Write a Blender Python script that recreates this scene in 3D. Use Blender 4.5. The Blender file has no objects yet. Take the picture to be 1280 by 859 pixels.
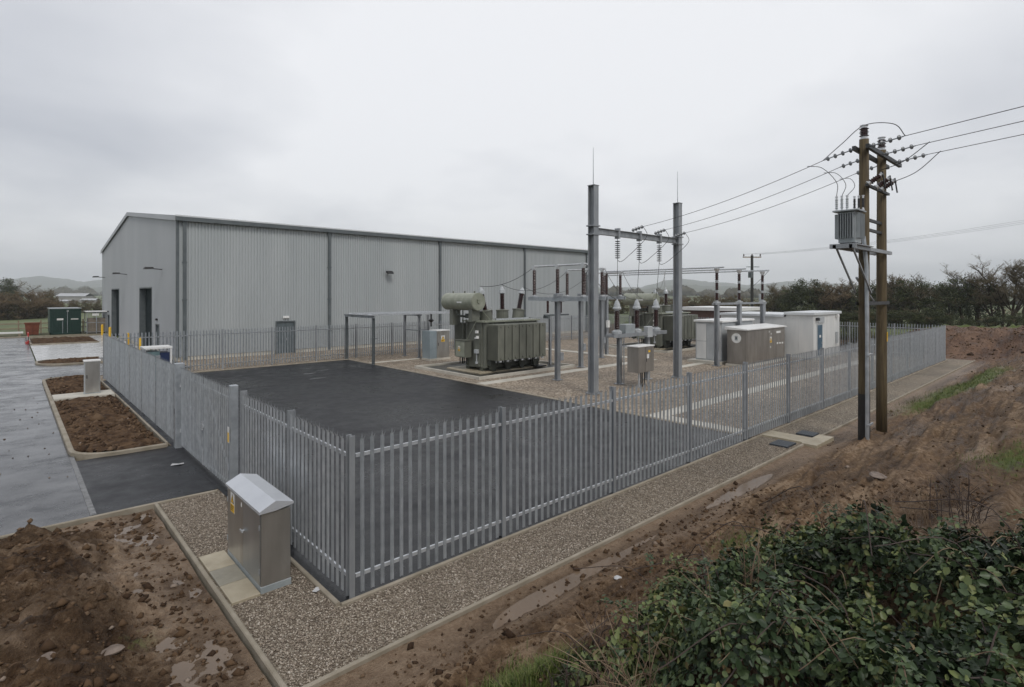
import bpy, math, random
import numpy as np
from mathutils import Vector, Matrix
R = math.radians
random.seed(7); rng = np.random.default_rng(11)
SC = bpy.context.scene; COL = SC.collection
# ------------------------------------------------------------------ site frame: x runs along the front fence, y along the left fence
CAM = (-3.65, -7.41, 4.4); YAW = 42.5; FPX = 685.0; HOR = 368.0
_c, _s = math.cos(R(YAW)), math.sin(R(YAW))
def W(px, depth):
    """site position on the sight line of a photo column at a given depth (metres)"""
    X = (px - 640) / FPX * depth
    return (X * _c + depth * _s + CAM[0], -X * _s + depth * _c + CAM[1])

# ------------------------------------------------------------------ mesh builder
class MB:
    def __init__(self): self.v = []; self.f = []; self.m = []; self.k = 0
    def add(self, vs, fs):
        o = len(self.v); self.v += [tuple(a) for a in vs]
        for f in fs: self.f.append(tuple(i + o for i in f)); self.m.append(self.k)
        return self
    def bx(self, x0, x1, y0, y1, z0, z1):
        return self.add([(x0,y0,z0),(x1,y0,z0),(x1,y1,z0),(x0,y1,z0),(x0,y0,z1),(x1,y0,z1),(x1,y1,z1),(x0,y1,z1)],
                        [(3,2,1,0),(4,5,6,7),(0,1,5,4),(1,2,6,5),(2,3,7,6),(3,0,4,7)])
    def bev(self, x0, x1, y0, y1, z0, z1, b=.01):
        """box with chamfered vertical and top edges"""
        lo = [(x0+b,y0),(x1-b,y0),(x1,y0+b),(x1,y1-b),(x1-b,y1),(x0+b,y1),(x0,y1-b),(x0,y0+b)]
        hi = [(x0+2*b,y0+b),(x1-2*b,y0+b),(x1-b,y0+2*b),(x1-b,y1-2*b),(x1-2*b,y1-b),(x0+2*b,y1-b),(x0+b,y1-2*b),(x0+b,y0+2*b)]
        v = [(x,y,z0) for x,y in lo]+[(x,y,z1-b) for x,y in lo]+[(x,y,z1) for x,y in hi]
        f = [tuple(range(7,-1,-1)), tuple(range(16,24))]
        for r in (0,8):
            for i in range(8): j=(i+1)%8; f.append((r+i,r+j,r+8+j,r+8+i))
        return self.add(v,f)
    def beam(self, a, b, w, h, up=(0,0,1)):
        """rectangular bar between two points"""
        a=Vector(a); b=Vector(b); d=(b-a).normalized(); u=Vector(up)
        if abs(d.dot(u))>.99: u=Vector((1,0,0))
        s=d.cross(u).normalized()*(w/2); t=s.cross(d).normalized()*(h/2)
        v=[a-s-t,a+s-t,a+s+t,a-s+t,b-s-t,b+s-t,b+s+t,b-s+t]
        return self.add(v,[(3,2,1,0),(4,5,6,7),(0,1,5,4),(1,2,6,5),(2,3,7,6),(3,0,4,7)])
    def ibeam(self, a, b, w, h, t=.014, up=(0,0,1)):
        """I or H section between two points: flanges w wide, h apart along up"""
        a=Vector(a); b=Vector(b); d=(b-a).normalized(); u=Vector(up)
        s=d.cross(u).normalized(); u=s.cross(d).normalized()
        o=u*(h/2-t/2)
        self.beam(a+o,b+o,w,t,u); self.beam(a-o,b-o,w,t,u); self.beam(a,b,t,h-2*t,u)
        return self
    def tube(self, pts, r, n=6, cap=True):
        pts=[Vector(p) for p in pts]; rs=r if isinstance(r,(list,tuple)) else [r]*len(pts)
        o=len(self.v); prev=None
        for i,p in enumerate(pts):
            d=(pts[min(i+1,len(pts)-1)]-pts[max(i-1,0)]).normalized()
            if prev is None:
                s=d.cross(Vector((0,0,1)))
                if s.length<.05: s=d.cross(Vector((1,0,0)))
                s.normalize()
            else:
                s=(prev-d*prev.dot(d)).normalized()
            prev=s; t=d.cross(s)
            for k in range(n):
                a=2*math.pi*k/n; self.v.append(tuple(p+(s*math.cos(a)+t*math.sin(a))*rs[i]))
        for i in range(len(pts)-1):
            for k in range(n):
                j=(k+1)%n; self.f.append((o+i*n+k,o+i*n+j,o+(i+1)*n+j,o+(i+1)*n+k)); self.m.append(self.k)
        if cap:
            self.f.append(tuple(o+k for k in range(n-1,-1,-1))); self.m.append(self.k)
            e=o+(len(pts)-1)*n; self.f.append(tuple(e+k for k in range(n))); self.m.append(self.k)
        return self
    def cyl(self, a, b, r, n=16, r2=None): return self.tube([a,b],[r,r if r2 is None else r2],n)
    def lathe(self, prof, base=(0,0,0), axis=(0,0,1), n=12):
        """surface of revolution; prof = [(radius, distance along axis)]"""
        ax=Vector(axis).normalized(); base=Vector(base)
        s=ax.cross(Vector((0,1,0)) if abs(ax.y)<.9 else Vector((1,0,0))).normalized(); t=ax.cross(s)
        o=len(self.v)
        for r,h in prof:
            for k in range(n):
                a=2*math.pi*k/n; self.v.append(tuple(base+ax*h+(s*math.cos(a)+t*math.sin(a))*r))
        for i in range(len(prof)-1):
            for k in range(n):
                j=(k+1)%n; self.f.append((o+i*n+k,o+i*n+j,o+(i+1)*n+j,o+(i+1)*n+k)); self.m.append(self.k)
        self.f.append(tuple(o+k for k in range(n-1,-1,-1))); self.m.append(self.k)
        e=o+(len(prof)-1)*n; self.f.append(tuple(e+k for k in range(n))); self.m.append(self.k)
        return self
    def prism(self, poly, z0, z1):
        n=len(poly)
        ar=sum(poly[i][0]*poly[(i+1)%n][1]-poly[(i+1)%n][0]*poly[i][1] for i in range(n))
        if ar<0: poly=poly[::-1]
        return self.add([(x,y,z0) for x,y in poly]+[(x,y,z1) for x,y in poly],
            [tuple(range(n-1,-1,-1)),tuple(range(n,2*n))]+[(i,(i+1)%n,n+(i+1)%n,n+i) for i in range(n)])
    def build(self, name, mat, parent=None, smooth=False, **kw):
        me=bpy.data.meshes.new(name); me.from_pydata(self.v,[],self.f)
        mats=mat if isinstance(mat,(list,tuple)) else [mat]
        for m in mats: me.materials.append(m)
        if len(mats)>1: me.polygons.foreach_set('material_index',self.m)
        if smooth: me.shade_smooth() if hasattr(me,'shade_smooth') else None
        me.update()
        return link(name,me,parent,**kw)
def link(name, me, parent=None, **kw):
    o=bpy.data.objects.new(name,me); COL.objects.link(o)
    if parent: o.parent=parent
    for k,v in kw.items(): o[k]=v
    return o
def npmesh(name, V, F, mat, parent=None, attrs=None, smooth=False, **kw):
    """mesh from numpy arrays (all faces the same size)"""
    V=np.asarray(V,np.float32); F=np.asarray(F,np.int32); k=F.shape[1]
    me=bpy.data.meshes.new(name); me.vertices.add(len(V)); me.vertices.foreach_set('co',V.ravel())
    me.loops.add(F.size); me.loops.foreach_set('vertex_index',F.ravel())
    me.polygons.add(len(F)); me.polygons.foreach_set('loop_start',np.arange(0,F.size,k,dtype=np.int32))
    me.update(calc_edges=True)
    if smooth: me.polygons.foreach_set('use_smooth',np.ones(len(F),bool))
    for n,(dom,arr) in (attrs or {}).items():
        a=me.attributes.new(n,'FLOAT',dom); a.data.foreach_set('value',np.asarray(arr,np.float32))
    me.materials.append(mat); me.validate(); return link(name,me,parent,**kw)
def thing(name, label, cat, loc=(0,0,0), rz=0, group=None):
    o=bpy.data.objects.new(name,None); COL.objects.link(o); o.empty_display_size=.3
    o.location=loc; o.rotation_euler=(0,0,rz); o['label']=label; o['category']=cat
    if group: o['group']=group
    return o
def tag(o, label, cat, group=None):
    o['label']=label; o['category']=cat
    if group: o['group']=group
    return o
def dup(root, loc, label, rz=None, group=None, scale=None):
    r=root.copy(); COL.objects.link(r); r.location=loc; r['label']=label
    if rz is not None: r.rotation_euler=(0,0,rz)
    if group: r['group']=group
    if scale is not None: r.scale=scale
    for ch in list(root.children):
        c=ch.copy(); COL.objects.link(c); c.parent=r
        for g in list(ch.children):
            d=g.copy(); COL.objects.link(d); d.parent=c
    return r
# ------------------------------------------------------------------ materials
class NT:
    def __init__(self, m):
        self.t=m.node_tree; self.n=self.t.nodes; self.l=self.t.links
    def node(self, typ, **kw):
        x=self.n.new(typ)
        for k,v in kw.items():
            if k.startswith('i_'): x.inputs[k[2:].replace('_',' ')].default_value=v
            else: setattr(x,k,v)
        return x
    def link(self,a,b): self.l.new(a,b)
def newmat(name):
    m=bpy.data.materials.new(name); m.use_nodes=True
    return m, NT(m), m.node_tree.nodes['Principled BSDF']
def col(c): return (c[0],c[1],c[2],1)
def ramp(nt, fac, stops, interp='LINEAR'):
    r=nt.node('ShaderNodeValToRGB'); e=r.color_ramp.elements; r.color_ramp.interpolation=interp
    while len(e)<len(stops): e.new(.5)
    for i,(p,c) in enumerate(stops): e[i].position=p; e[i].color=col(c) if len(c)==3 else c
    nt.link(fac,r.inputs[0]); return r
def coords(nt, stretch=None):
    tc=nt.node('ShaderNodeTexCoord'); mp=nt.node('ShaderNodeMapping'); nt.link(tc.outputs['Object'],mp.inputs[0])
    if stretch: mp.inputs['Scale'].default_value=stretch
    return mp.outputs[0]
def noise(nt, vec, scale, detail=4, rough=.55):
    n=nt.node('ShaderNodeTexNoise'); n.inputs['Scale'].default_value=scale; n.inputs['Detail'].default_value=detail
    n.inputs['Roughness'].default_value=rough; nt.link(vec,n.inputs['Vector']); return n.outputs['Fac']
def pmat(name, c1, c2, scale=3, rough=.5, metal=0, bump=0, bscale=40, rvar=.12, stretch=None, spec=.5, lo=.35, hi=.68, detail=5, coat=0):
    m,nt,b=newmat(name); v=coords(nt,stretch); f=noise(nt,v,scale,detail)
    r=ramp(nt,f,[(lo,c1),(hi,c2)]); nt.link(r.outputs[0],b.inputs['Base Color'])
    b.inputs['Metallic'].default_value=metal; b.inputs['Specular IOR Level'].default_value=spec
    mr=nt.node('ShaderNodeMapRange'); mr.inputs['To Min'].default_value=max(.02,rough-rvar); mr.inputs['To Max'].default_value=min(1,rough+rvar)
    f2=noise(nt,v,scale*2.3+1,3); nt.link(f2,mr.inputs[0]); nt.link(mr.outputs[0],b.inputs['Roughness'])
    if coat: b.inputs['Coat Weight'].default_value=coat; b.inputs['Coat Roughness'].default_value=.08
    if bump:
        bp=nt.node('ShaderNodeBump'); bp.inputs['Strength'].default_value=min(1,bump); bp.inputs['Distance'].default_value=.02
        nt.link(noise(nt,v,bscale,4),bp.inputs['Height']); nt.link(bp.outputs[0],b.inputs['Normal'])
    return m
M={}
M['galv']=pmat('galvanised_steel',(.315,.338,.36),(.43,.455,.478),5,.40,.45,rvar=.1)
def islands(m, lo, hi):
    nt=NT(m); b=m.node_tree.nodes['Principled BSDF']; l=b.inputs['Base Color'].links[0]; src=l.from_socket
    g=nt.node('ShaderNodeNewGeometry'); mr=nt.node('ShaderNodeMapRange'); nt.link(g.outputs['Random Per Island'],mr.inputs[0]); mr.inputs['To Min'].default_value=lo; mr.inputs['To Max'].default_value=hi
    mu=nt.node('ShaderNodeVectorMath',operation='SCALE'); nt.link(src,mu.inputs[0]); nt.link(mr.outputs[0],mu.inputs['Scale']); nt.link(mu.outputs[0],b.inputs['Base Color'])
islands(M['galv'],.90,1.08)
M['galv_bright']=pmat('bright_galvanised_steel',(.42,.44,.46),(.56,.58,.6),9,.42,.45)
M['lidmetal']=pmat('smooth_zinc_lid',(.52,.54,.57),(.60,.62,.65),1.5,.4,.4)
M['dark_steel']=pmat('dark_weathered_steel',(.03,.032,.034),(.055,.057,.06),4,.55,.2)
M['disc']=pmat('backlit_glass_disc',(.10,.11,.12),(.17,.18,.19),6,.3)  # disc grey darkened so the strings read as backlit against the sky
M['galv_pole']=pmat('weathered_galvanised_steel',(.25,.265,.28),(.35,.365,.38),4,.5,.4,stretch=(1,1,.3))
M['stainless']=pmat('brushed_stainless',(.40,.385,.36),(.56,.55,.52),2.5,.36,.85,stretch=(1,1,.25),rvar=.08)
M['stainless_brown']=pmat('dull_stainless',(.27,.25,.225),(.36,.335,.305),2.5,.42,.7,stretch=(1,1,.25),rvar=.08)
M['sheet_white']=pmat('white_coated_sheet',(.58,.59,.58),(.68,.68,.66),1.6,.45,0,stretch=(1,1,.3))
M['sheet_grey']=pmat('grey_coated_sheet',(.36,.38,.39),(.43,.45,.46),1.6,.45,0)
M['clad']=pmat('silver_cladding',(.36,.385,.392),(.41,.433,.438),.5,.42,.12,stretch=(1,1,.15),rvar=.06,detail=6)
M['clad_gable']=pmat('silver_gable_cladding',(.345,.358,.372),(.385,.397,.41),.3,.45,.1,stretch=(1,1,.22),rvar=.06)
M['flash']=pmat('slate_grey_trim',(.085,.10,.105),(.12,.135,.14),2,.4,.1)
M['roofsheet']=pmat('pale_roof_sheet',(.55,.57,.58),(.62,.64,.65),1,.4,.1)
M['doorgrey']=pmat('slate_grey_door',(.085,.105,.113),(.115,.135,.143),2,.5,spec=.2)
M['dark_door']=pmat('dark_green_grey_shutter',(.018,.026,.028),(.028,.038,.04),2,.8,spec=.08)
M['black']=pmat('black_plastic',(.012,.012,.013),(.022,.022,.023),6,.45)
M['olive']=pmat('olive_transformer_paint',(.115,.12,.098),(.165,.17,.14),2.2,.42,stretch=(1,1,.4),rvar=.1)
M['olive_light']=pmat('olive_paint_pale',(.22,.235,.18),(.30,.31,.25),2.5,.45)  # paler tone of the olive paint: cover, conservator, brace, box door
M['olive_dark']=pmat('olive_paint_dark',(.045,.05,.04),(.075,.08,.062),3,.5)  # darker tone of the olive paint: skid, wheels, pipes
M['grey_paint']=pmat('light_grey_paint',(.25,.275,.285),(.32,.345,.355),3,.4)
M['porcelain']=pmat('brown_porcelain',(.028,.010,.009),(.05,.018,.015),8,.16,spec=.6)
M['porcelain_pale']=pmat('grey_porcelain',(.33,.35,.36),(.45,.47,.48),8,.25,spec=.6)
M['alu']=pmat('aluminium_bar',(.52,.53,.54),(.66,.67,.68),6,.35,.6)
M['rubber']=pmat('dark_polymer',(.018,.018,.02),(.03,.03,.032),8,.5)
M['wire']=pmat('weathered_conductor',(.03,.03,.032),(.05,.05,.052),5,.5,.3)
M['wood_pole']=pmat('creosoted_pole',(.045,.029,.012),(.125,.092,.042),3,.75,bump=.5,bscale=25,stretch=(9,9,.45),lo=.3,hi=.72)
M['wood_pole_dark']=pmat('tarred_pole_base',(.01,.009,.008),(.022,.019,.016),3,.6,bump=.5,bscale=25,stretch=(9,9,.5))
M['timber']=pmat('weathered_timber',(.20,.15,.10),(.30,.24,.17),3,.8,stretch=(1,1,6))
M['pallet']=pmat('fresh_timber',(.42,.28,.15),(.52,.37,.22),3,.75)
M['kerb']=pmat('concrete_kerb',(.22,.19,.14),(.33,.29,.23),2.2,.75,bump=.35,bscale=60)
M['concrete']=pmat('pale_concrete',(.42,.395,.335),(.56,.53,.46),1.3,.6,bump=.2,bscale=50,rvar=.2)
M['slab']=pmat('wet_concrete_slab',(.30,.255,.18),(.43,.38,.28),2.3,.42,bump=.2,bscale=60,rvar=.2)
M['slab_grey']=pmat('wet_grey_slab',(.20,.185,.145),(.31,.285,.225),2.3,.42,bump=.2,bscale=60,rvar=.2)
M['plinth']=pmat('grey_plinth',(.24,.27,.28),(.31,.34,.345),4,.55)
M['bund']=pmat('oily_wet_bund_floor',(.02,.021,.018),(.055,.05,.04),1.1,.35,rvar=.25)
M['yellow']=pmat('safety_yellow',(.72,.42,.02),(.80,.50,.04),6,.5)
M['white']=pmat('white_paint',(.66,.66,.64),(.76,.76,.74),5,.45)
M['navy']=pmat('navy_panel',(.01,.02,.06),(.016,.03,.09),3,.35)
M['teal']=pmat('teal_panel',(.10,.16,.17),(.14,.21,.22),3,.4)
M['blue_door']=pmat('slate_blue_door',(.05,.10,.145),(.07,.125,.175),3,.4)
M['green_box']=pmat('dark_green_container',(.006,.028,.022),(.010,.042,.032),2,.45)
M['rust']=pmat('rusty_red_steel',(.13,.035,.016),(.20,.06,.03),3,.7)
M['red']=pmat('red_plastic',(.42,.03,.025),(.5,.05,.04),4,.45)
M['cover']=pmat('steel_chamber_cover',(.035,.042,.05),(.06,.07,.08),30,.45,.3,bump=.4,bscale=90)
M['brick']=pmat('brown_wall',(.11,.06,.05),(.15,.09,.075),3,.8)
M['bark']=pmat('wet_bark',(.032,.024,.015),(.07,.053,.036),4,.95,spec=.1,stretch=(4,4,1))
M['twig']=pmat('bare_twigs',(.11,.088,.05),(.18,.145,.09),.7,.95,spec=.1)
M['twig_red']=pmat('russet_twigs',(.12,.088,.052),(.185,.138,.085),.7,.95,spec=.1)
M['cane']=pmat('dead_bramble_cane',(.11,.07,.045),(.26,.19,.12),2.5,.8)
M['cane_dark']=pmat('dark_bramble_cane',(.03,.02,.016),(.07,.045,.035),2.5,.7)
M['stone']=pmat('muddy_stone',(.11,.08,.06),(.25,.20,.165),5,.7)
M['paper']=pmat('white_litter',(.40,.40,.40),(.52,.52,.52),9,.6)

def asphalt(name, dark, pale, wet):
    m,nt,b=newmat(name); v=coords(nt,(.7,.9,1) if wet else None)
    big=noise(nt,v,.7 if wet else .35,7,.7); mid=noise(nt,v,2.2,4); fine=noise(nt,v,70,2,.6)
    mx=nt.node('ShaderNodeMath',operation='MULTIPLY_ADD'); nt.link(mid,mx.inputs[0]); mx.inputs[1].default_value=.45; nt.link(big,mx.inputs[2])
    r=ramp(nt,mx.outputs[0],[(.55,dark),(.95,pale)])
    r2=ramp(nt,fine,[(.35,(.6,.6,.6)),(.7,(1.4,1.4,1.4))])
    mul=nt.node('ShaderNodeMix',data_type='RGBA',blend_type='MULTIPLY'); mul.inputs[0].default_value=.8
    nt.link(r.outputs[0],mul.inputs[6]); nt.link(r2.outputs[0],mul.inputs[7]); nt.link(mul.outputs[2],b.inputs['Base Color'])
    rr=nt.node('ShaderNodeMapRange'); nt.link(mx.outputs[0],rr.inputs[0]); rr.inputs['From Min'].default_value=.52; rr.inputs['From Max'].default_value=.92
    if wet: rr.inputs['To Min'].default_value=.36; rr.inputs['To Max'].default_value=.06
    else: rr.inputs['To Min'].default_value=.18; rr.inputs['To Max'].default_value=.6
    nt.link(rr.outputs[0],b.inputs['Roughness']); b.inputs['Specular IOR Level'].default_value=.55 if wet else .33
    bp=nt.node('ShaderNodeBump'); bp.inputs['Strength'].default_value=.10 if wet else .35; bp.inputs['Distance'].default_value=.012
    nt.link(fine,bp.inputs['Height']); nt.link(bp.outputs[0],b.inputs['Normal'])
    return m
M['yard']=asphalt('dark_yard_asphalt',(.007,.0075,.009),(.018,.018,.021),False)
M['apron']=asphalt('damp_apron_asphalt',(.010,.0105,.0125),(.021,.021,.023),False)
M['road']=asphalt('wet_road_asphalt',(.022,.023,.026),(.115,.112,.110),True)  # pale tone paints the sky's reflection into the smooth wet patches

def gravel_mat(name, stops, scale=34):
    m,nt,b=newmat(name); v=coords(nt)
    vo=nt.node('ShaderNodeTexVoronoi'); vo.inputs['Scale'].default_value=scale; nt.link(v,vo.inputs['Vector'])
    sep=nt.node('ShaderNodeSeparateColor'); nt.link(vo.outputs['Color'],sep.inputs[0])
    r=ramp(nt,sep.outputs[0],stops)
    big=noise(nt,v,.5,5); rb=ramp(nt,big,[(.3,(.74,.74,.74)),(.7,(1.16,1.14,1.1))])
    mul=nt.node('ShaderNodeMix',data_type='RGBA',blend_type='MULTIPLY'); mul.inputs[0].default_value=1
    nt.link(r.outputs[0],mul.inputs[6]); nt.link(rb.outputs[0],mul.inputs[7]); nt.link(mul.outputs[2],b.inputs['Base Color'])
    b.inputs['Roughness'].default_value=.75; b.inputs['Specular IOR Level'].default_value=.3
    inv=nt.node('ShaderNodeMath',operation='SUBTRACT'); inv.inputs[0].default_value=1; nt.link(vo.outputs['Distance'],inv.inputs[1])
    bp=nt.node('ShaderNodeBump'); bp.inputs['Strength'].default_value=.9; bp.inputs['Distance'].default_value=.02
    nt.link(inv.outputs[0],bp.inputs['Height']); nt.link(bp.outputs[0],b.inputs['Normal'])
    return m
GST=[(0,(.105,.080,.058)),(.3,(.185,.147,.110)),(.6,(.275,.225,.172)),(.85,(.37,.315,.25)),(1,(.52,.465,.395))]
M['gravel']=gravel_mat('brown_gravel',[(p,tuple(v*1.0 for v in c)) for p,c in GST],17)
M['gravel_path']=gravel_mat('damp_gravel',[(p,(c[0]*.86,c[1]*.88,c[2]*.88)) for p,c in GST],42)
def stones_mat():
    m,nt,b=newmat('loose_pebbles'); a=nt.node('ShaderNodeAttribute',attribute_name='tone')
    r=ramp(nt,a.outputs['Fac'],GST); nt.link(r.outputs[0],b.inputs['Base Color']); b.inputs['Roughness'].default_value=.6
    return m
M['pebbles']=stones_mat()
def mud_mat():
    m,nt,b=newmat('wet_brown_mud'); v=coords(nt); b.inputs['Specular IOR Level'].default_value=.18
    n1=noise(nt,coords(nt,(.4,1.5,1)),1.0,8,.66); n2=noise(nt,v,9,6,.7); n3=noise(nt,v,45,3,.6)
    mx=nt.node('ShaderNodeMath',operation='MULTIPLY_ADD'); nt.link(n2,mx.inputs[0]); mx.inputs[1].default_value=.7; nt.link(n1,mx.inputs[2])
    r=ramp(nt,mx.outputs[0],[(.60,(.031,.016,.007)),(.74,(.086,.050,.025)),(.90,(.18,.116,.066)),(1.02,(.30,.215,.14))])
    ar=nt.node('ShaderNodeAttribute',attribute_name='red'); rr=ramp(nt,mx.outputs[0],[(.55,(.058,.031,.018)),(.80,(.115,.066,.042)),(.97,(.20,.125,.085))])
    k0=nt.node('ShaderNodeMix',data_type='RGBA'); nt.link(ar.outputs['Fac'],k0.inputs[0]); nt.link(r.outputs[0],k0.inputs[6]); nt.link(rr.outputs[0],k0.inputs[7])
    ad=nt.node('ShaderNodeAttribute',attribute_name='dark'); kd=nt.node('ShaderNodeMix',data_type='RGBA',blend_type='MULTIPLY')
    nt.link(ad.outputs['Fac'],kd.inputs[0]); nt.link(k0.outputs[2],kd.inputs[6]); kd.inputs[7].default_value=(.50,.48,.46,1)
    at=nt.node('ShaderNodeAttribute',attribute_name='grass')
    gm=nt.node('ShaderNodeMath',operation='MULTIPLY_ADD'); nt.link(n2,gm.inputs[0]); gm.inputs[1].default_value=1.6; 
    sb=nt.node('ShaderNodeMath',operation='SUBTRACT'); nt.link(at.outputs['Fac'],sb.inputs[0]); sb.inputs[1].default_value=1.15; nt.link(sb.outputs[0],gm.inputs[2])
    cl=nt.node('ShaderNodeMapRange'); nt.link(gm.outputs[0],cl.inputs[0]); cl.inputs['From Max'].default_value=.25
    gr=ramp(nt,n3,[(.3,(.055,.075,.016)),(.7,(.125,.155,.036))])
    k1=nt.node('ShaderNodeMix',data_type='RGBA'); nt.link(cl.outputs[0],k1.inputs[0]); nt.link(kd.outputs[2],k1.inputs[6]); nt.link(gr.outputs[0],k1.inputs[7])
    asl=nt.node('ShaderNodeAttribute',attribute_name='silt'); sc=ramp(nt,n2,[(.35,(.22,.150,.098)),(.7,(.38,.285,.20))])
    k2=nt.node('ShaderNodeMix',data_type='RGBA'); nt.link(asl.outputs['Fac'],k2.inputs[0]); nt.link(k1.outputs[2],k2.inputs[6]); nt.link(sc.outputs[0],k2.inputs[7])
    aw=nt.node('ShaderNodeAttribute',attribute_name='wet'); k3=nt.node('ShaderNodeMix',data_type='RGBA',blend_type='MULTIPLY'); nt.link(aw.outputs['Fac'],k3.inputs[0]); nt.link(k2.outputs[2],k3.inputs[6]); k3.inputs[7].default_value=(.5,.47,.44,1)
    nt.link(k3.outputs[2],b.inputs['Base Color'])
    mr=nt.node('ShaderNodeMapRange'); nt.link(n1,mr.inputs[0]); mr.inputs['From Min'].default_value=.35; mr.inputs['From Max'].default_value=.6
    mr.inputs['To Min'].default_value=.38; mr.inputs['To Max'].default_value=.85
    ws=nt.node('ShaderNodeMath',operation='MAXIMUM'); nt.link(asl.outputs['Fac'],ws.inputs[0]); nt.link(aw.outputs['Fac'],ws.inputs[1])
    wm=nt.node('ShaderNodeMix'); nt.link(ws.outputs[0],wm.inputs[0]); nt.link(mr.outputs[0],wm.inputs[2]); wm.inputs[3].default_value=.30; nt.link(wm.outputs[0],b.inputs['Roughness'])
    bp=nt.node('ShaderNodeBump'); bp.inputs['Strength'].default_value=1; bp.inputs['Distance'].default_value=.09
    bm=nt.node('ShaderNodeMath',operation='MULTIPLY_ADD'); nt.link(n3,bm.inputs[0]); bm.inputs[1].default_value=.35; nt.link(n2,bm.inputs[2])
    nt.link(bm.outputs[0],bp.inputs['Height']); nt.link(bp.outputs[0],b.inputs['Normal'])
    return m
M['mud']=mud_mat()
M['soil']=pmat('planting_soil',(.040,.022,.012),(.125,.077,.043),4,.9,spec=.15,bump=1,bscale=12,detail=9)
M['puddle']=pmat('muddy_water',(.12,.082,.052),(.17,.12,.08),1.5,.16,rvar=.08,spec=.4)
M['road_water']=pmat('thin_rain_water',(.05,.05,.053),(.08,.08,.083),.8,.06,rvar=.03)
def leafmat(name, stops, rough=.42):
    m,nt,b=newmat(name); a=nt.node('ShaderNodeAttribute',attribute_name='tone')
    r=ramp(nt,a.outputs['Fac'],stops); nt.link(r.outputs[0],b.inputs['Base Color']); b.inputs['Roughness'].default_value=rough
    b.inputs['Specular IOR Level'].default_value=.22
    return m
M['bramble']=leafmat('bramble_leaves',[(0,(.009,.015,.007)),(.38,(.032,.052,.024)),(.66,(.080,.112,.050)),(.90,(.16,.185,.066)),(1,(.15,.11,.05))],.38)
M['ivy']=leafmat('dark_evergreen_leaves',[(0,(.025,.033,.012)),(.6,(.066,.078,.030)),(1,(.13,.135,.052))],.6)
M['browse']=leafmat('dull_winter_leaves',[(0,(.05,.045,.02)),(.6,(.095,.085,.04)),(1,(.14,.12,.056))],.8)
M['grassblade']=leafmat('grass_blades',[(0,(.05,.075,.015)),(.6,(.10,.135,.03)),(1,(.22,.20,.09))],.5)
M['field']=pmat('winter_grass_field',(.075,.095,.035),(.13,.15,.06),.05,.9,detail=8)
M['verge']=pmat('rough_grass',(.055,.066,.024),(.115,.105,.055),1.5,.95,bump=.8,bscale=9,detail=8)
M['hill']=pmat('wooded_hill',(.045,.05,.03),(.10,.105,.06),.02,.95,detail=8)
M['wood']=pmat('far_woodland',(.05,.045,.03),(.10,.088,.06),.25,.95,detail=8,spec=.1)
M['roof_far']=pmat('pale_barn_roof',(.36,.37,.38),(.45,.46,.47),.2,.5)
M['wall_far']=pmat('barn_wall',(.24,.23,.22),(.3,.29,.28),.2,.7)
# ------------------------------------------------------------------ noise for terrain
def vn(x,y,seed):
    xi=np.floor(x).astype(np.int64); yi=np.floor(y).astype(np.int64); fx=x-xi; fy=y-yi
    fx=fx*fx*(3-2*fx); fy=fy*fy*(3-2*fy)
    def h(a,b):
        n=(a*374761393+b*668265263+seed*974634777)&0xffffffff
        n=((n^(n>>13))*1274126177)&0xffffffff
        return ((n^(n>>16))&0xffff)/65535.
    return (h(xi,yi)*(1-fx)+h(xi+1,yi)*fx)*(1-fy)+(h(xi,yi+1)*(1-fx)+h(xi+1,yi+1)*fx)*fy
def fbm(x,y,seed,oct=5,gain=.5):
    s=0;a=1;t=0
    for i in range(oct):
        s=s+a*(vn(x,y,seed+i*17)-.5); t+=a; a*=gain; x=x*2.03+3.1; y=y*2.03+7.7
    return s/t*2
def sst(a,b,x): t=np.clip((x-a)/(b-a),0,1); return t*t*(3-2*t)
# ------------------------------------------------------------------ setting
def struct(o): o['kind']='structure'; return o
def sheet(name, x0,x1,y0,y1, z, mat, thick=.0):
    b=MB(); b.add([(x0,y0,z),(x1,y0,z),(x1,y1,z),(x0,y1,z)],[(0,1,2,3)]); return struct(b.build(name,mat))
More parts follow.
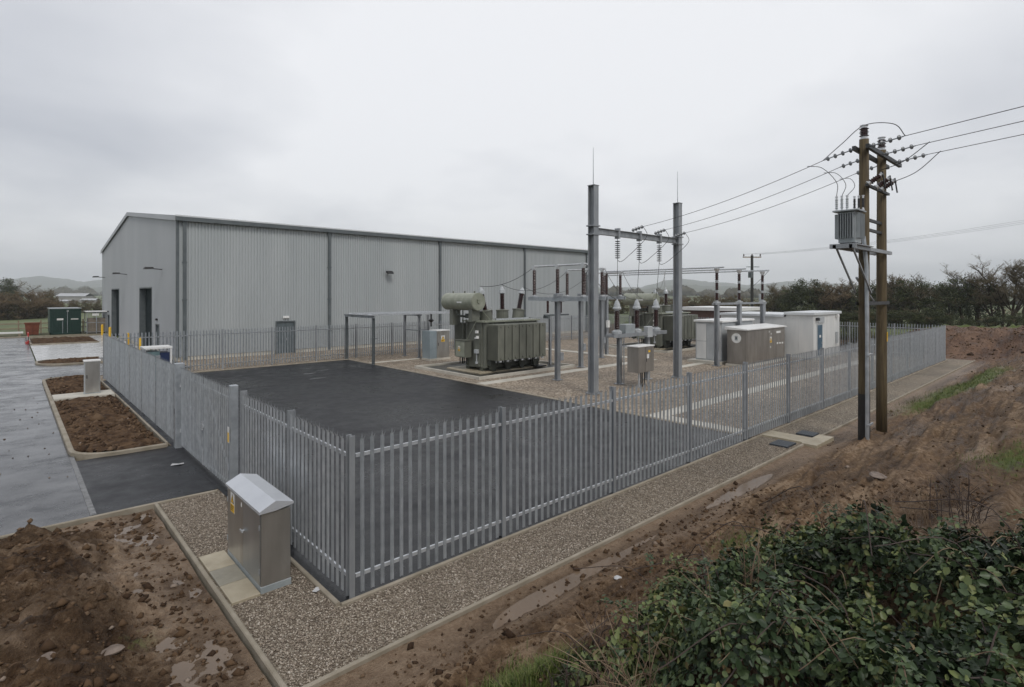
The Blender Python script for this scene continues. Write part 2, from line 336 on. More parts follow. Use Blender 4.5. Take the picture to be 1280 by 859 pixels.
# land to the horizon
def land():
    a=np.concatenate([np.arange(-4500,-200,140),np.arange(-200,260,12),np.arange(260,4600,140)]).astype(float)
    X,Y=np.meshgrid(a,a); r=np.hypot(X-20,Y-25)
    Z=-.16+fbm(X/140,Y/140,5)*np.clip((r-110)/300,0,1)*5 - .9*sst(70,130,r)
    n=len(a); I=np.arange(n*n).reshape(n,n)
    F=np.stack([I[:-1,:-1],I[:-1,1:],I[1:,1:],I[1:,:-1]],-1).reshape(-1,4)
    return struct(npmesh('ground',np.stack([X,Y,Z],-1).reshape(-1,3),F,M['field'],smooth=True))
land()
KQ=-1.3     # line of the right-hand kerb
def bank_h(p,q):
    d=KQ-q
    far=sst(10,30,p)
    slope=(.30+.02*far)*np.clip(d-.9,0,60); slope=np.where(slope>2.3,2.3+(slope-2.3)*.15,slope)
    slope=slope*sst(.5,2.0,d)
    on=sst(.35,1.3,d)
    rut=(fbm(p*.3+q*.1,q*1.7-p*.12,3,5,.6)*.24+(np.abs(fbm(p*.38,q*2.3-p*.2,12,5,.55))-.2)*.36)*on*(.55+.45*sst(-1,3,d))
    clod=(np.abs(fbm(p*1.7,q*2.6,31,6,.66))-.18)*(.17-.10*sst(4,12,p))*sst(.35,1.1,d)
    ditch=-.05*np.exp(-((d-.42)/.28)**2)*(.2+1.4*vn(p*.45,q*0+3,77))+.05*sst(.55,1.0,d)
    mk=1-sst(2.5,7,q)*.85
    end=1.5*sst(44,53,p+fbm(p*.3,q*.3,8)*2)*(1-.75*sst(60,72,p))*mk
    lump=((np.abs(fbm(p*.45,q*.55,44,5,.6))-.15)*.7+(np.abs(fbm(p*1.4,q*1.4,47,4,.65))-.15)*.28)*sst(44.2,47,p)
    return slope*(1-.55*sst(44,56,p))+rut+clod+ditch+end*(1+.15*fbm(p*.5,q*.5,41,5))+lump-.035-.4*sst(66,76,p)
def verge_h(p,q):
    a=-1.4-p; on=sst(.3,1.2,a)*sst(.25,1.1,6.1-q)
    hump=.48*sst(.75,1.9,a)*sst(.35,1.6,6.1-q)
    clod=(fbm(p*1.3,q*1.6,51,6,.6)*.28+(np.abs(fbm(p*2.6,q*3.6,58,5,.62))-.15)*.27)*on
    flat=-.035*np.exp(-((a-.4)/.38)**2)+fbm(p*1.6,q*1.6,61,5,.55)*.05*(1-on)
    return hump+clod+flat-.035
def grid(name, ps, qs, hf, attrs):
    P,Q=np.meshgrid(ps,qs); Z=hf(P,Q); n,m=P.shape; I=np.arange(n*m).reshape(n,m)
    F=np.stack([I[:-1,:-1],I[:-1,1:],I[1:,1:],I[1:,:-1]],-1).reshape(-1,4)
    at={k:('POINT',f(P,Q).ravel()) for k,f in attrs.items()}
    return struct(npmesh(name,np.stack([P,Q,Z],-1).reshape(-1,3),F,M['mud'],attrs=at,smooth=True))
ps=np.concatenate([np.arange(-14,-3,.25),np.arange(-3,7,.045),np.arange(7,20,.09),np.arange(20,46,.2),np.arange(46,80,.6)])
qs=-np.concatenate([np.arange(1.30,5.5,.045),np.arange(5.5,9,.09),np.arange(9,34,.7)])[::-1]
def bgrass(P,Q):
    d=KQ-Q
    a=np.exp(-((P-28)/7.5)**2-((d-(.95+(np.clip(P,18,40)-22)*.10))/.95)**2)*1.08
    b=np.exp(-((P-.4)/.6)**2-((d-2.0)/.4)**2)*.9
    c=np.exp(-((P-11)/1.6)**2-((d-4.8)/.6)**2)*.62+np.exp(-((P-5)/1.0)**2-((d-2.1)/.35)**2)*.5
    e=sst(56,60,P)*1.0
    return np.clip(a+b+c+e,0,1)
grid('mud_bank',ps,qs,bank_h,{'silt':lambda P,Q:sst(1.05,.45,KQ-Q+.3*fbm(P*1.3,Q*1.3,25,4))*sst(44,40,P)*.9+.5*sst(.1,.35,fbm(P*.35,Q*1.1,37,4)-.12)*sst(1,3,KQ-Q),'wet':lambda P,Q:np.exp(-np.clip(bank_h(P,Q)+.08,0,1)/.022)*sst(1.3,.9,KQ-Q),'grass':bgrass,'red':lambda P,Q:np.clip(sst(40,47,P)+.35*fbm(P*.2,Q*.4,15),0,1),'dark':lambda P,Q:np.clip(.05+1.3*fbm(P*.3,Q*.7,91,5),0,1)})
grid('earth_mound',np.concatenate([np.arange(43.75,60,.25),np.arange(60,80,.8)]),np.arange(-1.3,40,.3),
     lambda P,Q: bank_h(P,Q),
     {'grass':lambda P,Q:np.clip(sst(55,60,P)*(1-.6*sst(3,7,Q))+.25*sst(3,7,Q),0,1),'red':lambda P,Q:.95-.9*sst(3,6,Q),'dark':lambda P,Q:sst(3,7,Q)})
vp=-np.concatenate([np.arange(1.46,5,.04),np.arange(5,14,.2)])[::-1]
vq=np.concatenate([np.arange(-1.3,6.06,.04),[6.06]])
grid('mud_verge',vp,vq,verge_h,{'silt':lambda P,Q:np.clip(sst(1.15,.65,-1.4-P+.35*fbm(P*1.3,Q*1.3,25,4))*.95+sst(.75,.25,6.1-Q+.2*fbm(P*1.5,Q,33))*.85+.7*sst(.1,.35,fbm(P*.8,Q*.8,37,4)-.15),0,1),'wet':lambda P,Q:np.exp(-np.clip(verge_h(P,Q)+.07,0,1)/.02)*sst(1.2,.8,-1.4-P),'grass':lambda P,Q:np.clip(np.exp(-((P+2.3)/.4)**2-((Q-.9)/.4)**2)*.5,0,1),'red':lambda P,Q:np.clip(.1+0*P,0,1),
     'dark':lambda P,Q:np.clip(sst(.5,1.3,-1.4-P+fbm(P,Q,19)*.4)*(.75+1.1*fbm(P*.8,Q*.8,29,4)),0,1)})
# standing water in the ditch and by the left kerb
sheet('ditch_water',-1.2,12.5,-2.15,-1.375,-.087,M['puddle'])
sheet('verge_water',-2.35,-1.47,-1.2,5.9,-.077,M['puddle'])
# paved and gravelled surfaces, each a few millimetres above the next
sheet('compound_gravel',-.2,43.7,.0,28.6,-.012,M['gravel'])
sheet('gravel_path',-1.38,43.7,-1.33,.04,-.016,M['gravel_path'])
sheet('gravel_path',-1.39,-.02,.041,6.12,-.0165,M['gravel_path'])
sheet('yard_asphalt',-.18,13.1,-.02,27.2,.004,M['yard'])
sheet('apron_asphalt',-2.42,-.06,6.25,11.0,.0,M['apron'])
sheet('road',-13,-2.42,6.25,68,-.004,M['road'])
sheet('road',-2.421,4.4,29.7,40.2,-.006,M['road'])
sheet('road_edge_seam',-2.47,-2.37,6.27,11.6,.003,pmat('worn_joint',(.10,.10,.10),(.22,.22,.22),8,.5))
sheet('back_strip_gravel',-.2,48,28.05,34.4,-.02,M['gravel'])
sheet('concrete_apron',-2.35,4.4,40.1,66,-.002,pmat('wet_concrete_apron',(.44,.44,.43),(.56,.56,.55),.6,.25,rvar=.15))
def silt(name,pts,z,mat):
    b=MB(); b.add([(x,y,z) for x,y in pts],[tuple(range(len(pts)))]); return struct(b.build(name,mat))
sl=pmat('road_silt',(.15,.125,.098),(.21,.18,.145),2,.25,rvar=.15)
def blob(cx,cy,rx,ry,seed,n=36):
    r=random.Random(seed); a0,a1,a2=r.uniform(0,6),r.uniform(0,6),r.uniform(0,6); o=[]
    for k in range(n):
        a=k/n*6.283; q=1+.3*math.sin(2*a+a0)+.2*math.sin(5*a+a1)+.1*math.sin(11*a+a2); o.append((cx+rx*q*math.cos(a),cy+ry*q*math.sin(a)))
    return o
for i,(cx_,cy2,rx_,ry_) in enumerate(((8.6,22.6,.45,.16),(9.8,23.4,.35,.14),(8.2,20.6,.5,.14))): silt('rain_puddle',blob(cx_,cy2,rx_,ry_,i),.007,M['road_water'])
for x_ in (4.4,8.8): sheet('tarmac_joint',x_-.012,x_+.012,.1,27.1,.0075,M['black'])
# kerbs and edgings
def strip(name, pts, w, z0, z1, mat, closed=False):
    b=MB(); n=len(pts); L=[];Rr=[]
    for i,p in enumerate(pts):
        if closed: a=Vector(pts[i-1]); c=Vector(pts[(i+1)%n])
        else: a=Vector(pts[max(i-1,0)]); c=Vector(pts[min(i+1,n-1)])
        d=(c-a).normalized(); nn=Vector((-d.y,d.x))*(w/2); p=Vector(p); L.append(p+nn); Rr.append(p-nn)
    v=[];ch=min(.015,w*.2)
    for l,r in zip(L,Rr):
        e=(r-l).normalized()*ch
        v+=[(l.x,l.y,z0),(l.x,l.y,z1-ch),(l.x+e.x,l.y+e.y,z1),(r.x-e.x,r.y-e.y,z1),(r.x,r.y,z1-ch),(r.x,r.y,z0)]
    f=[]
    for i in range(n if closed else n-1):
        a=i*6; c=((i+1)%n)*6
        for k in range(5): f.append((a+k,c+k,c+k+1,a+k+1))
    if not closed: f+=[(0,1,2,3,4,5),tuple((n-1)*6+k for k in (5,4,3,2,1,0))]
    b.add(v,f); return struct(b.build(name,mat))
strip('path_kerb',[(-1.38,-1.33),(20,-1.33),(43.7,-1.33)],.06,-.25,.02,M['kerb'])
strip('path_kerb',[(-1.39,-1.28),(-1.39,6.1)],.065,-.25,.025,M['kerb'])
strip('road_kerb',[(-13,6.16),(-1.3,6.16),(-.22,6.12)],.07,-.25,.022,M['kerb'])
strip('fence_edging',[(-.19,-.06),(42.3,-.06)],.06,-.2,.03,M['kerb'])
strip('fence_edging',[(-.22,-.02),(-.22,5.25)],.07,-.2,.035,M['kerb'])
strip('fence_edging',[(-.24,11.35),(-.24,28.2)],.07,-.2,.05,M['kerb'])
strip('yard_edging',[(13.2,.15),(13.2,27.2)],.16,-.2,.03,M['kerb'])
strip('yard_edging',[(-.1,27.28),(13.12,27.28)],.13,-.2,.04,M['kerb'])
strip('cable_trench_cover',[(13.35,13.45),(26,13.45)],.62,-.2,.02,M['concrete'])
strip('cable_trench_cover',[(28.2,13.2),(28.2,26)],.7,-.2,.02,M['concrete'])
strip('cable_trench_cover',[(13.3,3.65),(42,3.65)],.62,-.2,.02,M['concrete'])
strip('cable_trench_cover',[(13.62,.2),(13.62,3.3)],.64,-.2,.018,M['concrete'])
strip('cable_trench_cover',[(26,10.2),(42,10.2)],.5,-.2,.017,M['concrete'])
strip('cable_trench_cover',[(13.3,24.6),(17,24.6)],.35,-.2,.017,M['concrete'])
# planting bed: rounded kerb, soil, a slab across it
def rounded(x0,x1,y0,y1,r0,r1,n=6):
    P=[(x1,y0)]
    for i in range(n+1):
        a=math.pi*1.5-i/n*math.pi/2; P.append((x0+r0+r0*math.cos(a),y0+r0+r0*math.sin(a)))
    for i in range(n+1):
        a=math.pi-i/n*math.pi/2; P.append((x0+r1+r1*math.cos(a),y1-r1+r1*math.sin(a)))
    P.append((x1,y1)); return P
bedp=rounded(-2.4,-.32,11.0,29.6,1.0,.9)
strip('planting_bed_kerb',bedp,.13,-.2,.10,M['kerb'])
def soil(name,x0,x1,y0,y1,r0,r1):
    xs=np.arange(x0,x1+.01,.09); ys=np.arange(y0,y1+.01,.09); P,Q=np.meshgrid(xs,ys)
    Z=.03+fbm(P*2.2,Q*2.2,71,5,.6)*.10+(np.abs(fbm(P*4.5,Q*4.5,75,4,.65))-.15)*.16+.06*np.sin(np.clip((P-x0)/(x1-x0),0,1)*math.pi)
    ok=np.ones_like(P,bool)
    c0=(P<x0+r0)&(Q<y0+r0)&(np.hypot(P-x0-r0,Q-y0-r0)>r0); c1=(P<x0+r1)&(Q>y1-r1)&(np.hypot(P-x0-r1,Q-y1+r1)>r1)
    ok&=~(c0|c1); n,m=P.shape; I=np.arange(n*m).reshape(n,m)
    F=np.stack([I[:-1,:-1],I[:-1,1:],I[1:,1:],I[1:,:-1]],-1).reshape(-1,4)
    F=F[ok.ravel()[F].all(1)]
    return struct(npmesh(name,np.stack([P,Q,Z],-1).reshape(-1,3),F,M['soil'],smooth=True))
soil('planting_soil',-2.34,-.28,11.05,21.62,.96,.0); soil('planting_soil',-2.34,-.28,23.1,29.54,.0,.86)
b=MB(); b.bx(-2.33,-.3,21.64,23.06,-.1,.11); struct(b.build('service_path',M['concrete']))
strip('planting_bed_kerb',rounded(-2.4,.9,36.6,40.0,1.6,1.0),.13,-.2,.10,M['kerb']); soil('planting_soil',-2.3,.9,36.7,39.9,1.5,.9)
strip('planting_bed_kerb',rounded(-2.3,2.4,55.2,64,.5,.5),.13,-.2,.12,M['kerb']); soil('planting_soil',-2.2,2.4,55.3,63.9,.4,.4)
strip('road_far_kerb',[(-13,68.1),(-.5,67.6),(4.4,67.4)],.16,-.3,.10,M['kerb'])
sheet('grass_strip',-40,30,68.2,76,-.03,M['verge'])
# crossing slab with two chamber covers outside the front fence
b=MB(); b.prism([(13.62,-.1),(14.35,-.1),(14.35,-1.28),(14.95,-1.28),(14.95,-1.7),(13.5,-1.7),(13.5,-1.28),(13.62,-1.28)],-.14,.035); struct(b.build('crossing_slab',M['slab']))
for x0,x1,y0,y1,l in ((12.75,13.42,-1.17,-.66,'steel chamber cover in gravel on the near side of the concrete crossing slab'),
                      (14.6,15.15,-1.22,-.72,'steel chamber cover in gravel on the far side of the concrete crossing slab')):
    b=MB(); b.bev(x0,x1,y0,y1,-.05,.035,.006); tag(b.build('chamber_cover',M['cover']),l,'manhole cover','chamber covers')

# ------------------------------------------------------------------ palisade fences
PAL=[(-.032,0),(-.021,.019),(-.008,.002),(.008,.002),(.021,.019),(.032,0)]
def pales(b, pos, axis, out, z0=.05, z1=2.38):
    """W-section pales; axis 'x' or 'y'; out = +1/-1 outward direction on the other axis"""
    for s in pos:
        dz=random.uniform(-.006,.006); lean=random.uniform(-.004,.004); h=z1+dz
        def P(u,w,z):
            a=s+u+lean*z; o=out*(w+.004)
            return (a,o,z) if axis=='x' else (o,a,z)
        v=[P(u,w,z0) for u,w in PAL]+[P(u,w,h-.10) for u,w in PAL]
        f=[(i,i+1,7+i,6+i) for i in range(5)]
        # three splayed points
        k=len(v); v+=[P(-.028,.045,h-.035),P(0,-.004,h),P(.028,.045,h-.035)]
        f+=[(6,7,k),(7,8,k+1),(8,9,k+1),(9,10,k+2),(10,11,k+2)]
        b.add(v,f)
def rail(b, s0, s1, axis, out, z):
    def bx(o0,o1,z0,z1):
        o0,o1=sorted((out*o0,out*o1))
        if axis=='x': b.bx(s0,s1,o0,o1,z0,z1)
        else: b.bx(o0,o1,s0,s1,z0,z1)
    bx(-.006,-.001,z-.05,z); bx(-.036,-.006,z-.005,z)
def fence(name, label, axis, line, posts, out, pitch=.164, board_from=None, skip=False):
    """a run of palisade fence along x or y at the given line"""
    t=thing(name,label,'fence',(posts[0],line,0) if axis=='x' else (line,posts[0],0)); o0=posts[0]
    for i,s in enumerate(posts):
        if i==0 and skip: continue
        b=MB(); s=s-o0; up=(0,1,0) if axis=='x' else (1,0,0)
        b.ibeam((s,-.05*out,-.3),(s,-.05*out,2.35),.085,.12,.012,up=(0,1,0)) if axis=='x' else b.ibeam((-.05*out,s,-.3),(-.05*out,s,2.35),.085,.12,.012,up=(1,0,0))
        b.build('post',M['galv_pole'],t)
    for a,c in zip(posts[:-1],posts[1:]):
        a-=o0; c-=o0; n=max(2,round((c-a)/pitch)); b=MB()
        pales(b,[a+(c-a)*(k+.0)/n for k in range(1,n)],axis,out)
        p=b.build('pale_panel',M['galv'],t)
        for z in (.33,2.08):
            r=MB(); rail(r,a+.06,c-.06,axis,out,z); r.build('rail',M['galv_bright'],p)  # lighter zinc puts the sky's glint on the rail tops into the colour
        if board_from is not None and a+o0>=board_from:
            r=MB()
            r.bx(a+.07,c-.07,-out*.085 if out>0 else .07,-out*.07 if out>0 else .085,.0,.32); r.build('base_board',M['galv_pole'],p)
    return t
PX=[0]+[2.94+i*(42.3-2.94)/12 for i in range(13)]
fence('palisade_fence','grey steel palisade fence along the muddy gravel path, nearest to the two wooden poles','x',0,PX,-1,board_from=12.5)
fence('palisade_fence','short grey palisade fence run between the near corner post and the double gate','y',-.03,[.06,2.38,5.05],-1,skip=True)
LQ=[11.42+i*(28-11.42)/6 for i in range(7)]
fence('palisade_fence','grey palisade fence run beside the kerbed planting bed, beyond the double gate','y',-.03,LQ,-1)
RX=[-.03+i*(42.3+.03)/15 for i in range(16)]
fence('palisade_fence','grey palisade fence running in front of the long warehouse wall','x',28.05,RX[:],1)
FY=[.05+i*(28-.05)/10 for i in range(11)]
fence('palisade_fence','grey palisade fence at the far end, behind the white switchroom','y',42.34,FY,1)
# double gate
g=thing('palisade_gate','grey palisade double gate across the dark asphalt apron','gate',(-.03,5.6,0))
b=MB(); b.bev(-.10,.06,-.16,0,-.3,2.42,.012); pst=b.build('gate_post',M['galv'],g)
b=MB(); b.bev(-.14,.10,4.98,5.22,-.3,2.42,.012); b.bx(-.147,-.139,5.06,5.10,1.0,1.14); pst2=b.build('gate_post',M['galv'],g)
b=MB(); b.bx(-.1495,-.1475,5.06,5.11,.98,1.13); b.build('lock_slot',M['black'],pst2)
for (y0,y1) in ((.04,2.46),(2.52,4.94)):
    b=MB()
    for z0,z1 in ((.10,.16),(2.02,2.08)): b.bx(.0,.05,y0+.05,y1-.05,z0,z1)
    for y in (y0,y1-.05): b.bx(.0,.05,y,y+.05,.08,2.12)
    b.beam((.025,y0+.04,.15),(.025,y1-.04,2.03),.04,.04)
    n=16; pales(b,[y0+.07+(y1-y0-.14)*k/(n-1) for k in range(n)],'y',-1,z0=.09)
    leaf=b.build('gate_leaf',M['galv'],g)
    for z in (.5,1.8):
        c=MB(); yy=y0 if y0<1 else y1; c.cyl((-.02,yy,z-.05),(-.02,yy,z+.05),.022,8); c.build('hinge',M['galv_bright'],leaf)
    if y0<1:
        c=MB(); c.bx(-.05,-.02,y1-.10,y1+.10,1.05,1.12); c.bx(-.06,-.03,y1-.05,y1+.0,.98,1.2); c.cyl((-.03,y1-.02,.1),(-.03,y1-.02,.5),.012,8); c.build('latch',M['galv_bright'],leaf)
sign=MB(); sign.bx(-.125,-.119,-.14,-.02,1.18,1.52); s=sign.build('warning_sign',M['white'],pst)
c=MB(); c.bx(-.128,-.1255,-.13,-.03,1.19,1.40); c.build('warning_panel',M['yellow'],s)
# ------------------------------------------------------------------ warning sign helper (plate with triangle and bolt, facing -x or -y)
def wsign(parent, face, x, y, z, w=.16, h=.26):
    """yellow lower panel under a white panel with a yellow black-edged triangle"""
    def q(u0,u1,z0,z1,o,b):
        if face=='-x': b.bx(x-o,x-o+.002,y-u1,y-u0,z+z0,z+z1)
        else: b.bx(x+u0,x+u1,y-o,y-o+.002,z+z0,z+z1)
    def tri(pts,o,b):
        v=[((x-o,y-u,z+k) if face=='-x' else (x+u,y-o,z+k)) for u,k in pts]; b.add(v,[tuple(range(len(v)))])
    b=MB(); q(-w/2,w/2,0,h,.004,b); p=b.build('warning_sign',M['white'],parent)
    b=MB(); q(-w/2+.006,w/2-.006,.006,h*.42,.0065,b); b.build('warning_panel',M['yellow'],p)
    b=MB(); tri([(-w*.40,h*.48),(w*.40,h*.48),(0,h*.96)],.0068,b)
    b.build('triangle_border',M['black'],p)
    b=MB(); tri([(-w*.31,h*.52),(w*.31,h*.52),(0,h*.89)],.0092,b); b.build('triangle',M['yellow'],p)
    b=MB(); tri([(.01*w,h*.80),(-.1*w,h*.66),(0,h*.67),(-.04*w,h*.55),(.1*w,h*.70),(.01*w,h*.69)],.0115,b)
    for i in range(3): q(-w*.36,w*(.36-.1*i),h*(.31-.1*i),h*(.35-.1*i),.0088,b)
    b.build('bolt_symbol',M['black'],p)
# ------------------------------------------------------------------ foreground feeder cabinet
t=thing('feeder_cabinet','tall stainless steel cabinet with pitched lid, standing on gravel before three slabs','cabinet',(-.92,1.04,0))
dx,dy=.43,1.64
b=MB(); b.bev(-.01,dx+.01,-.01,dy+.01,-.05,.08,.006); b.build('plinth',M['plinth'],t)
b=MB(); b.bev(0,dx,0,dy,.08,1.16,.008); body=b.build('body',M['stainless'],t)
for y0,y1 in ((.015,.80),(.81,dy-.015)):
    b=MB(); b.bev(-.016,-.001,y0,y1,.10,1.14,.004); d=b.build('door',pmat('stainless_door',(.33,.345,.35),(.42,.43,.435),2,.33,.8,stretch=(1,1,.3),rvar=.06) if y0<.1 else M['stainless'],t)
    for z in (.3,.95):
        c=MB(); yy=y0+.01 if y0<.1 else y1-.01; c.cyl((-.02,yy,z-.04),(-.02,yy,z+.04),.009,8); c.build('hinge',M['galv'],d)
    if y0<.1:
        c=MB(); c.cyl((-.016,y1-.03,.68),(-.055,y1-.03,.68),.018,10); c.beam((-.05,y1+.03,.683),(-.05,y1-.09,.683),.018,.03); c.build('handle',M['galv_bright'],d)
b=MB(); ov=.035
prof=[(-ov,1.165),(-ov,1.20),(dx*.46,1.315),(dx+ov,1.245),(dx+ov,1.215),(dx*.46,1.17)]
v=[(x,-ov,z) for x,z in prof]+[(x,dy+ov,z) for x,z in prof]; n=len(prof)
b.add(v,[tuple(range(n)),tuple(range(2*n-1,n-1,-1))]+[(i,n+i,n+(i+1)%n,(i+1)%n) for i in range(n)])
b.build('lid',M['lidmetal'],t)
wsign(t,'-x',-.016,1.34,.80,.21,.32)
b=MB(); b.bx(-.019,-.0165,.86,.90,1.02,1.09); b.build('label_plate',M['white'],t)
for i,(y0,y1,m,l) in enumerate(((1.0,1.60,'slab','square paving slab nearest the bottom kerb, before the stainless cabinet'),(1.615,2.2,'slab_grey','middle paving slab of the three before the stainless cabinet'),(2.215,2.85,'slab','farthest paving slab of the three before the stainless cabinet'))):
    b=MB(); b.bev(-1.33,-.94,y0,y1,-.06,.022,.006); tag(b.build('paving_slab',M[m]),l,'paving slab','slabs before the cabinet')
b=MB(); b.add([(-.36,.55,.012),(-.28,.60,.03),(-.24,.52,.014),(-.33,.48,.02)],[(0,1,2,3)]); b.add([(-.28,.60,.03),(-.22,.62,.008),(-.2,.55,.02),(-.24,.52,.014)],[(0,1,2,3)]); tag(b.build('paper_scrap',M['paper']),'small white paper scrap on gravel beside the fence edging','litter')
b=MB(); b.add([(-.62,8.85,.01),(-.45,8.75,.03),(-.42,8.9,.012),(-.55,9.0,.02)],[(0,1,2,3)]); b.add([(-.45,8.75,.03),(-.33,8.8,.01),(-.3,8.92,.012),(-.42,8.9,.012)],[(0,1,2,3)]); tag(b.build('plastic_scrap',M['paper']),'pale scrap of wet sheeting on asphalt before the gate','litter')
# second cabinet on the left by the planting bed
t=thing('street_cabinet','grey metal cabinet on the slab across the planting bed','cabinet',(-1.28,22.36,.07))
b=MB(); b.bev(-.02,.56,-.02,.42,0,.06,.005); b.build('plinth',M['plinth'],t)
b=MB(); b.bev(0,.54,0,.40,.06,1.42,.008); b.build('body',M['sheet_grey'],t)
b=MB(); b.bev(.02,.52,-.014,-.001,.08,1.40,.004); d=b.build('door',M['stainless'],t)
b=MB(); b.bx(.06,.09,-.03,-.015,.7,.85); b.build('handle',M['black'],d)
b=MB(); b.bev(-.03,.57,-.03,.43,1.42,1.48,.01); b.build('lid',M['white'],t)
# white framed kiosk behind the left fence
t=thing('generator_kiosk','low kiosk with a white frame, grey side and navy end, behind the fence','kiosk',(1.25,24.9,0))
b=MB()
for x in (0,1.12):
    for y in (0,1.0): b.bx(x,x+.07,y,y+.07,0,1.66)
b.bx(-.02,1.21,-.02,1.09,1.66,1.75); b.build('frame',M['white'],t)
b=MB(); b.bx(.08,.68,.08,.98,.05,1.52); b.build('grey_housing',M['teal'],t)
b=MB(); b.bx(.69,1.10,.05,.98,.05,1.45); b.build('navy_housing',M['navy'],t)
# ------------------------------------------------------------------ warehouse
wh=thing('warehouse','long silver ribbed-metal warehouse with a low pitched roof','warehouse',(4.5,34.3,0))
WL,WG,EV,RG=42.2,39.4,9.5,11.85
def rib_wall(b, axis, s0, s1, z0, ztop, pitch, dep, out, holes=()):
    """trapezoidal ribs; ztop is a function of s; holes=[(s0,s1,ztop)] openings from the ground"""
    s=s0; pts=[]
    while s<s1-1e-6:
        for f,o in ((0,0),(.30,0),(.42,dep),(.88,dep)): 
            u=s+f*pitch
            if u<s1: pts.append((u,o))
        s+=pitch
    pts.append((s1,0))
    def P(u,o,z): return (u,out*o,z) if axis=='x' else (out*o,u,z)
    for (a,oa),(c,oc) in zip(pts[:-1],pts[1:]):
        m=(a+c)/2; zb=z0
        for h0,h1,hz in holes:
            if h0<m<h1: zb=hz
        b.add([P(a,oa,zb),P(c,oc,zb),P(c,oc,ztop(c)),P(a,oa,ztop(a))],[(0,1,2,3)])
b=MB(); rib_wall(b,'x',0,WL,.25,lambda s:EV,.20,.045,-1,[(6.38,7.73,2.33)])
w1=b.build('wall',M['clad'],wh)
b=MB(); gz=lambda s: EV+(RG-EV)*(1-abs(s-WG/2)/(WG/2))
rib_wall(b,'y',0,WG,.25,gz,.30,.018,-1,[(8.62,13.95,4.88),(25.96,31.26,4.9),(5.84,7.04,2.1),(33.19,34.54,2.06)])
w2=b.build('gable_wall',M['clad_gable'],wh)
b=MB(); b.bx(.1,WL-.1,.15,.3,0,EV-.1); b.bx(WL-.25,WL-.1,.3,WG,0,EV-.1); b.bx(.2,WL,WG-.2,WG,0,EV-.1); b.build('inner_wall',M['sheet_grey'],wh)
b=MB(); b.bx(-.02,WL,.02,.1,-.1,.26); b.bx(.02,.1,.1,8.6,-.1,.26); b.bx(.02,.1,13.97,25.9,-.1,.26); b.bx(.02,.1,31.3,WG,-.1,.26); b.build('base_course',M['concrete'],wh)
b=MB()
for (y0,y1,z0,z1) in ((-.25,WG/2,EV+.02,RG+.1),(WG+.25,WG/2,EV+.02,RG+.1)):
    b.add([(-.12,y0,z0),(WL+.12,y0,z0),(WL+.12,y1,z1),(-.12,y1,z1),(-.12,y0,z0-.12),(WL+.12,y0,z0-.12),(WL+.12,y1,z1-.12),(-.12,y1,z1-.12)],
      [(0,1,2,3),(7,6,5,4),(0,4,5,1),(1,5,6,2),(2,6,7,3),(3,7,4,0)])
roof=b.build('roof',M['roofsheet'],wh)
b=MB()
for y0,y1 in ((-.3,WG/2),(WG+.3,WG/2)): b.beam((-.15,y0,EV-.08),(-.15,y1,RG-.02),.05,.34,up=(0,0,1))
b.build('verge_trim',M['clad_gable'],roof)
b=MB(); b.bx(-.14,WL+.14,-.36,-.13,EV-.24,EV+.03); b.build('gutter',M['flash'],wh)
b=MB(); b.bx(-.14,WL+.14,-.37,-.11,EV+.035,EV+.13); b.build('eaves_trim',M['roofsheet'],wh)
for x in (.42,10.43,21.0,31.8,41.9):
    b=MB(); b.bx(x-.1,x+.1,-.19,-.05,.05,EV-.24); b.bx(x-.13,x+.13,-.2,-.045,EV-.5,EV-.22)
    for z in (1.5,4,6.5): b.bx(x-.14,x+.14,-.205,-.045,z,z+.06)
    b.build('downpipe',M['flash'],wh)
b=MB(); b.bx(-.06,.12,-.07,-.042,.2,EV); b.bx(-.06,-.03,-.042,.12,.2,EV); b.build('corner_trim',M['flash'],wh)
b=MB(); b.bx(-.05,-.022,WG-.12,WG+.05,.2,EV); b.build('corner_trim',M['clad_gable'],wh)
# side door
b=MB(); b.bx(6.32,6.42,-.08,.05,0,2.42); b.bx(7.68,7.78,-.08,.05,0,2.42); b.bx(6.42,7.68,-.08,.05,2.32,2.42); fr_=b.build('door_frame',M['flash'],wh)
b=MB(); b.bx(6.43,7.04,-.02,.03,.02,2.31); b.bx(7.06,7.67,-.02,.03,.02,2.31); d=b.build('door',M['doorgrey'],wh)
b=MB(); b.bx(7.10,7.13,-.06,-.02,.95,1.15); b.build('handle',M['galv_bright'],d)
b=MB(); b.bev(6.85,7.3,-.16,-.045,2.62,2.78,.02); b.build('bulkhead_light',M['white'],wh)
# gable doors
for y0,y1,h in ((8.62,13.95,4.88),(25.96,31.26,4.9)):
    b=MB(); b.bx(.42,.46,y0,y1,0,h)
    for k in range(20): b.bx(.405,.42,y0,y1,k*h/20+.02,(k+1)*h/20-.02)
    b.build('roller_door',M['dark_door'],wh)
    b=MB(); b.bx(-.04,.4,y0-.1,y0,0,h+.1); b.bx(-.04,.4,y1,y1+.1,0,h+.1); b.bx(-.04,.4,y0,y1,h,h+.1); b.build('door_surround',M['flash'],wh)
for y0,y1,h in ((5.84,7.04,2.1),(33.19,34.54,2.06)):
    b=MB(); b.bx(.08,.12,y0,y1,0,h); d=b.build('door',M['doorgrey'],wh)
    b=MB(); b.bx(.04,.079,y0+.1,y0+.16,.95,1.1); b.build('handle',M['galv_bright'],d)
    b=MB(); b.bx(-.03,.1,y0-.08,y0,0,h+.08); b.bx(-.03,.1,y1,y1+.08,0,h+.08); b.bx(-.03,.1,y0,y1,h,h+.08); b.build('door_frame',M['flash'],wh)
    b=MB(); b.bev(-.14,-.02,(y0+y1)/2-.15,(y0+y1)/2+.15,h+.35,h+.5,.02); b.build('bulkhead_light',M['black'],wh)
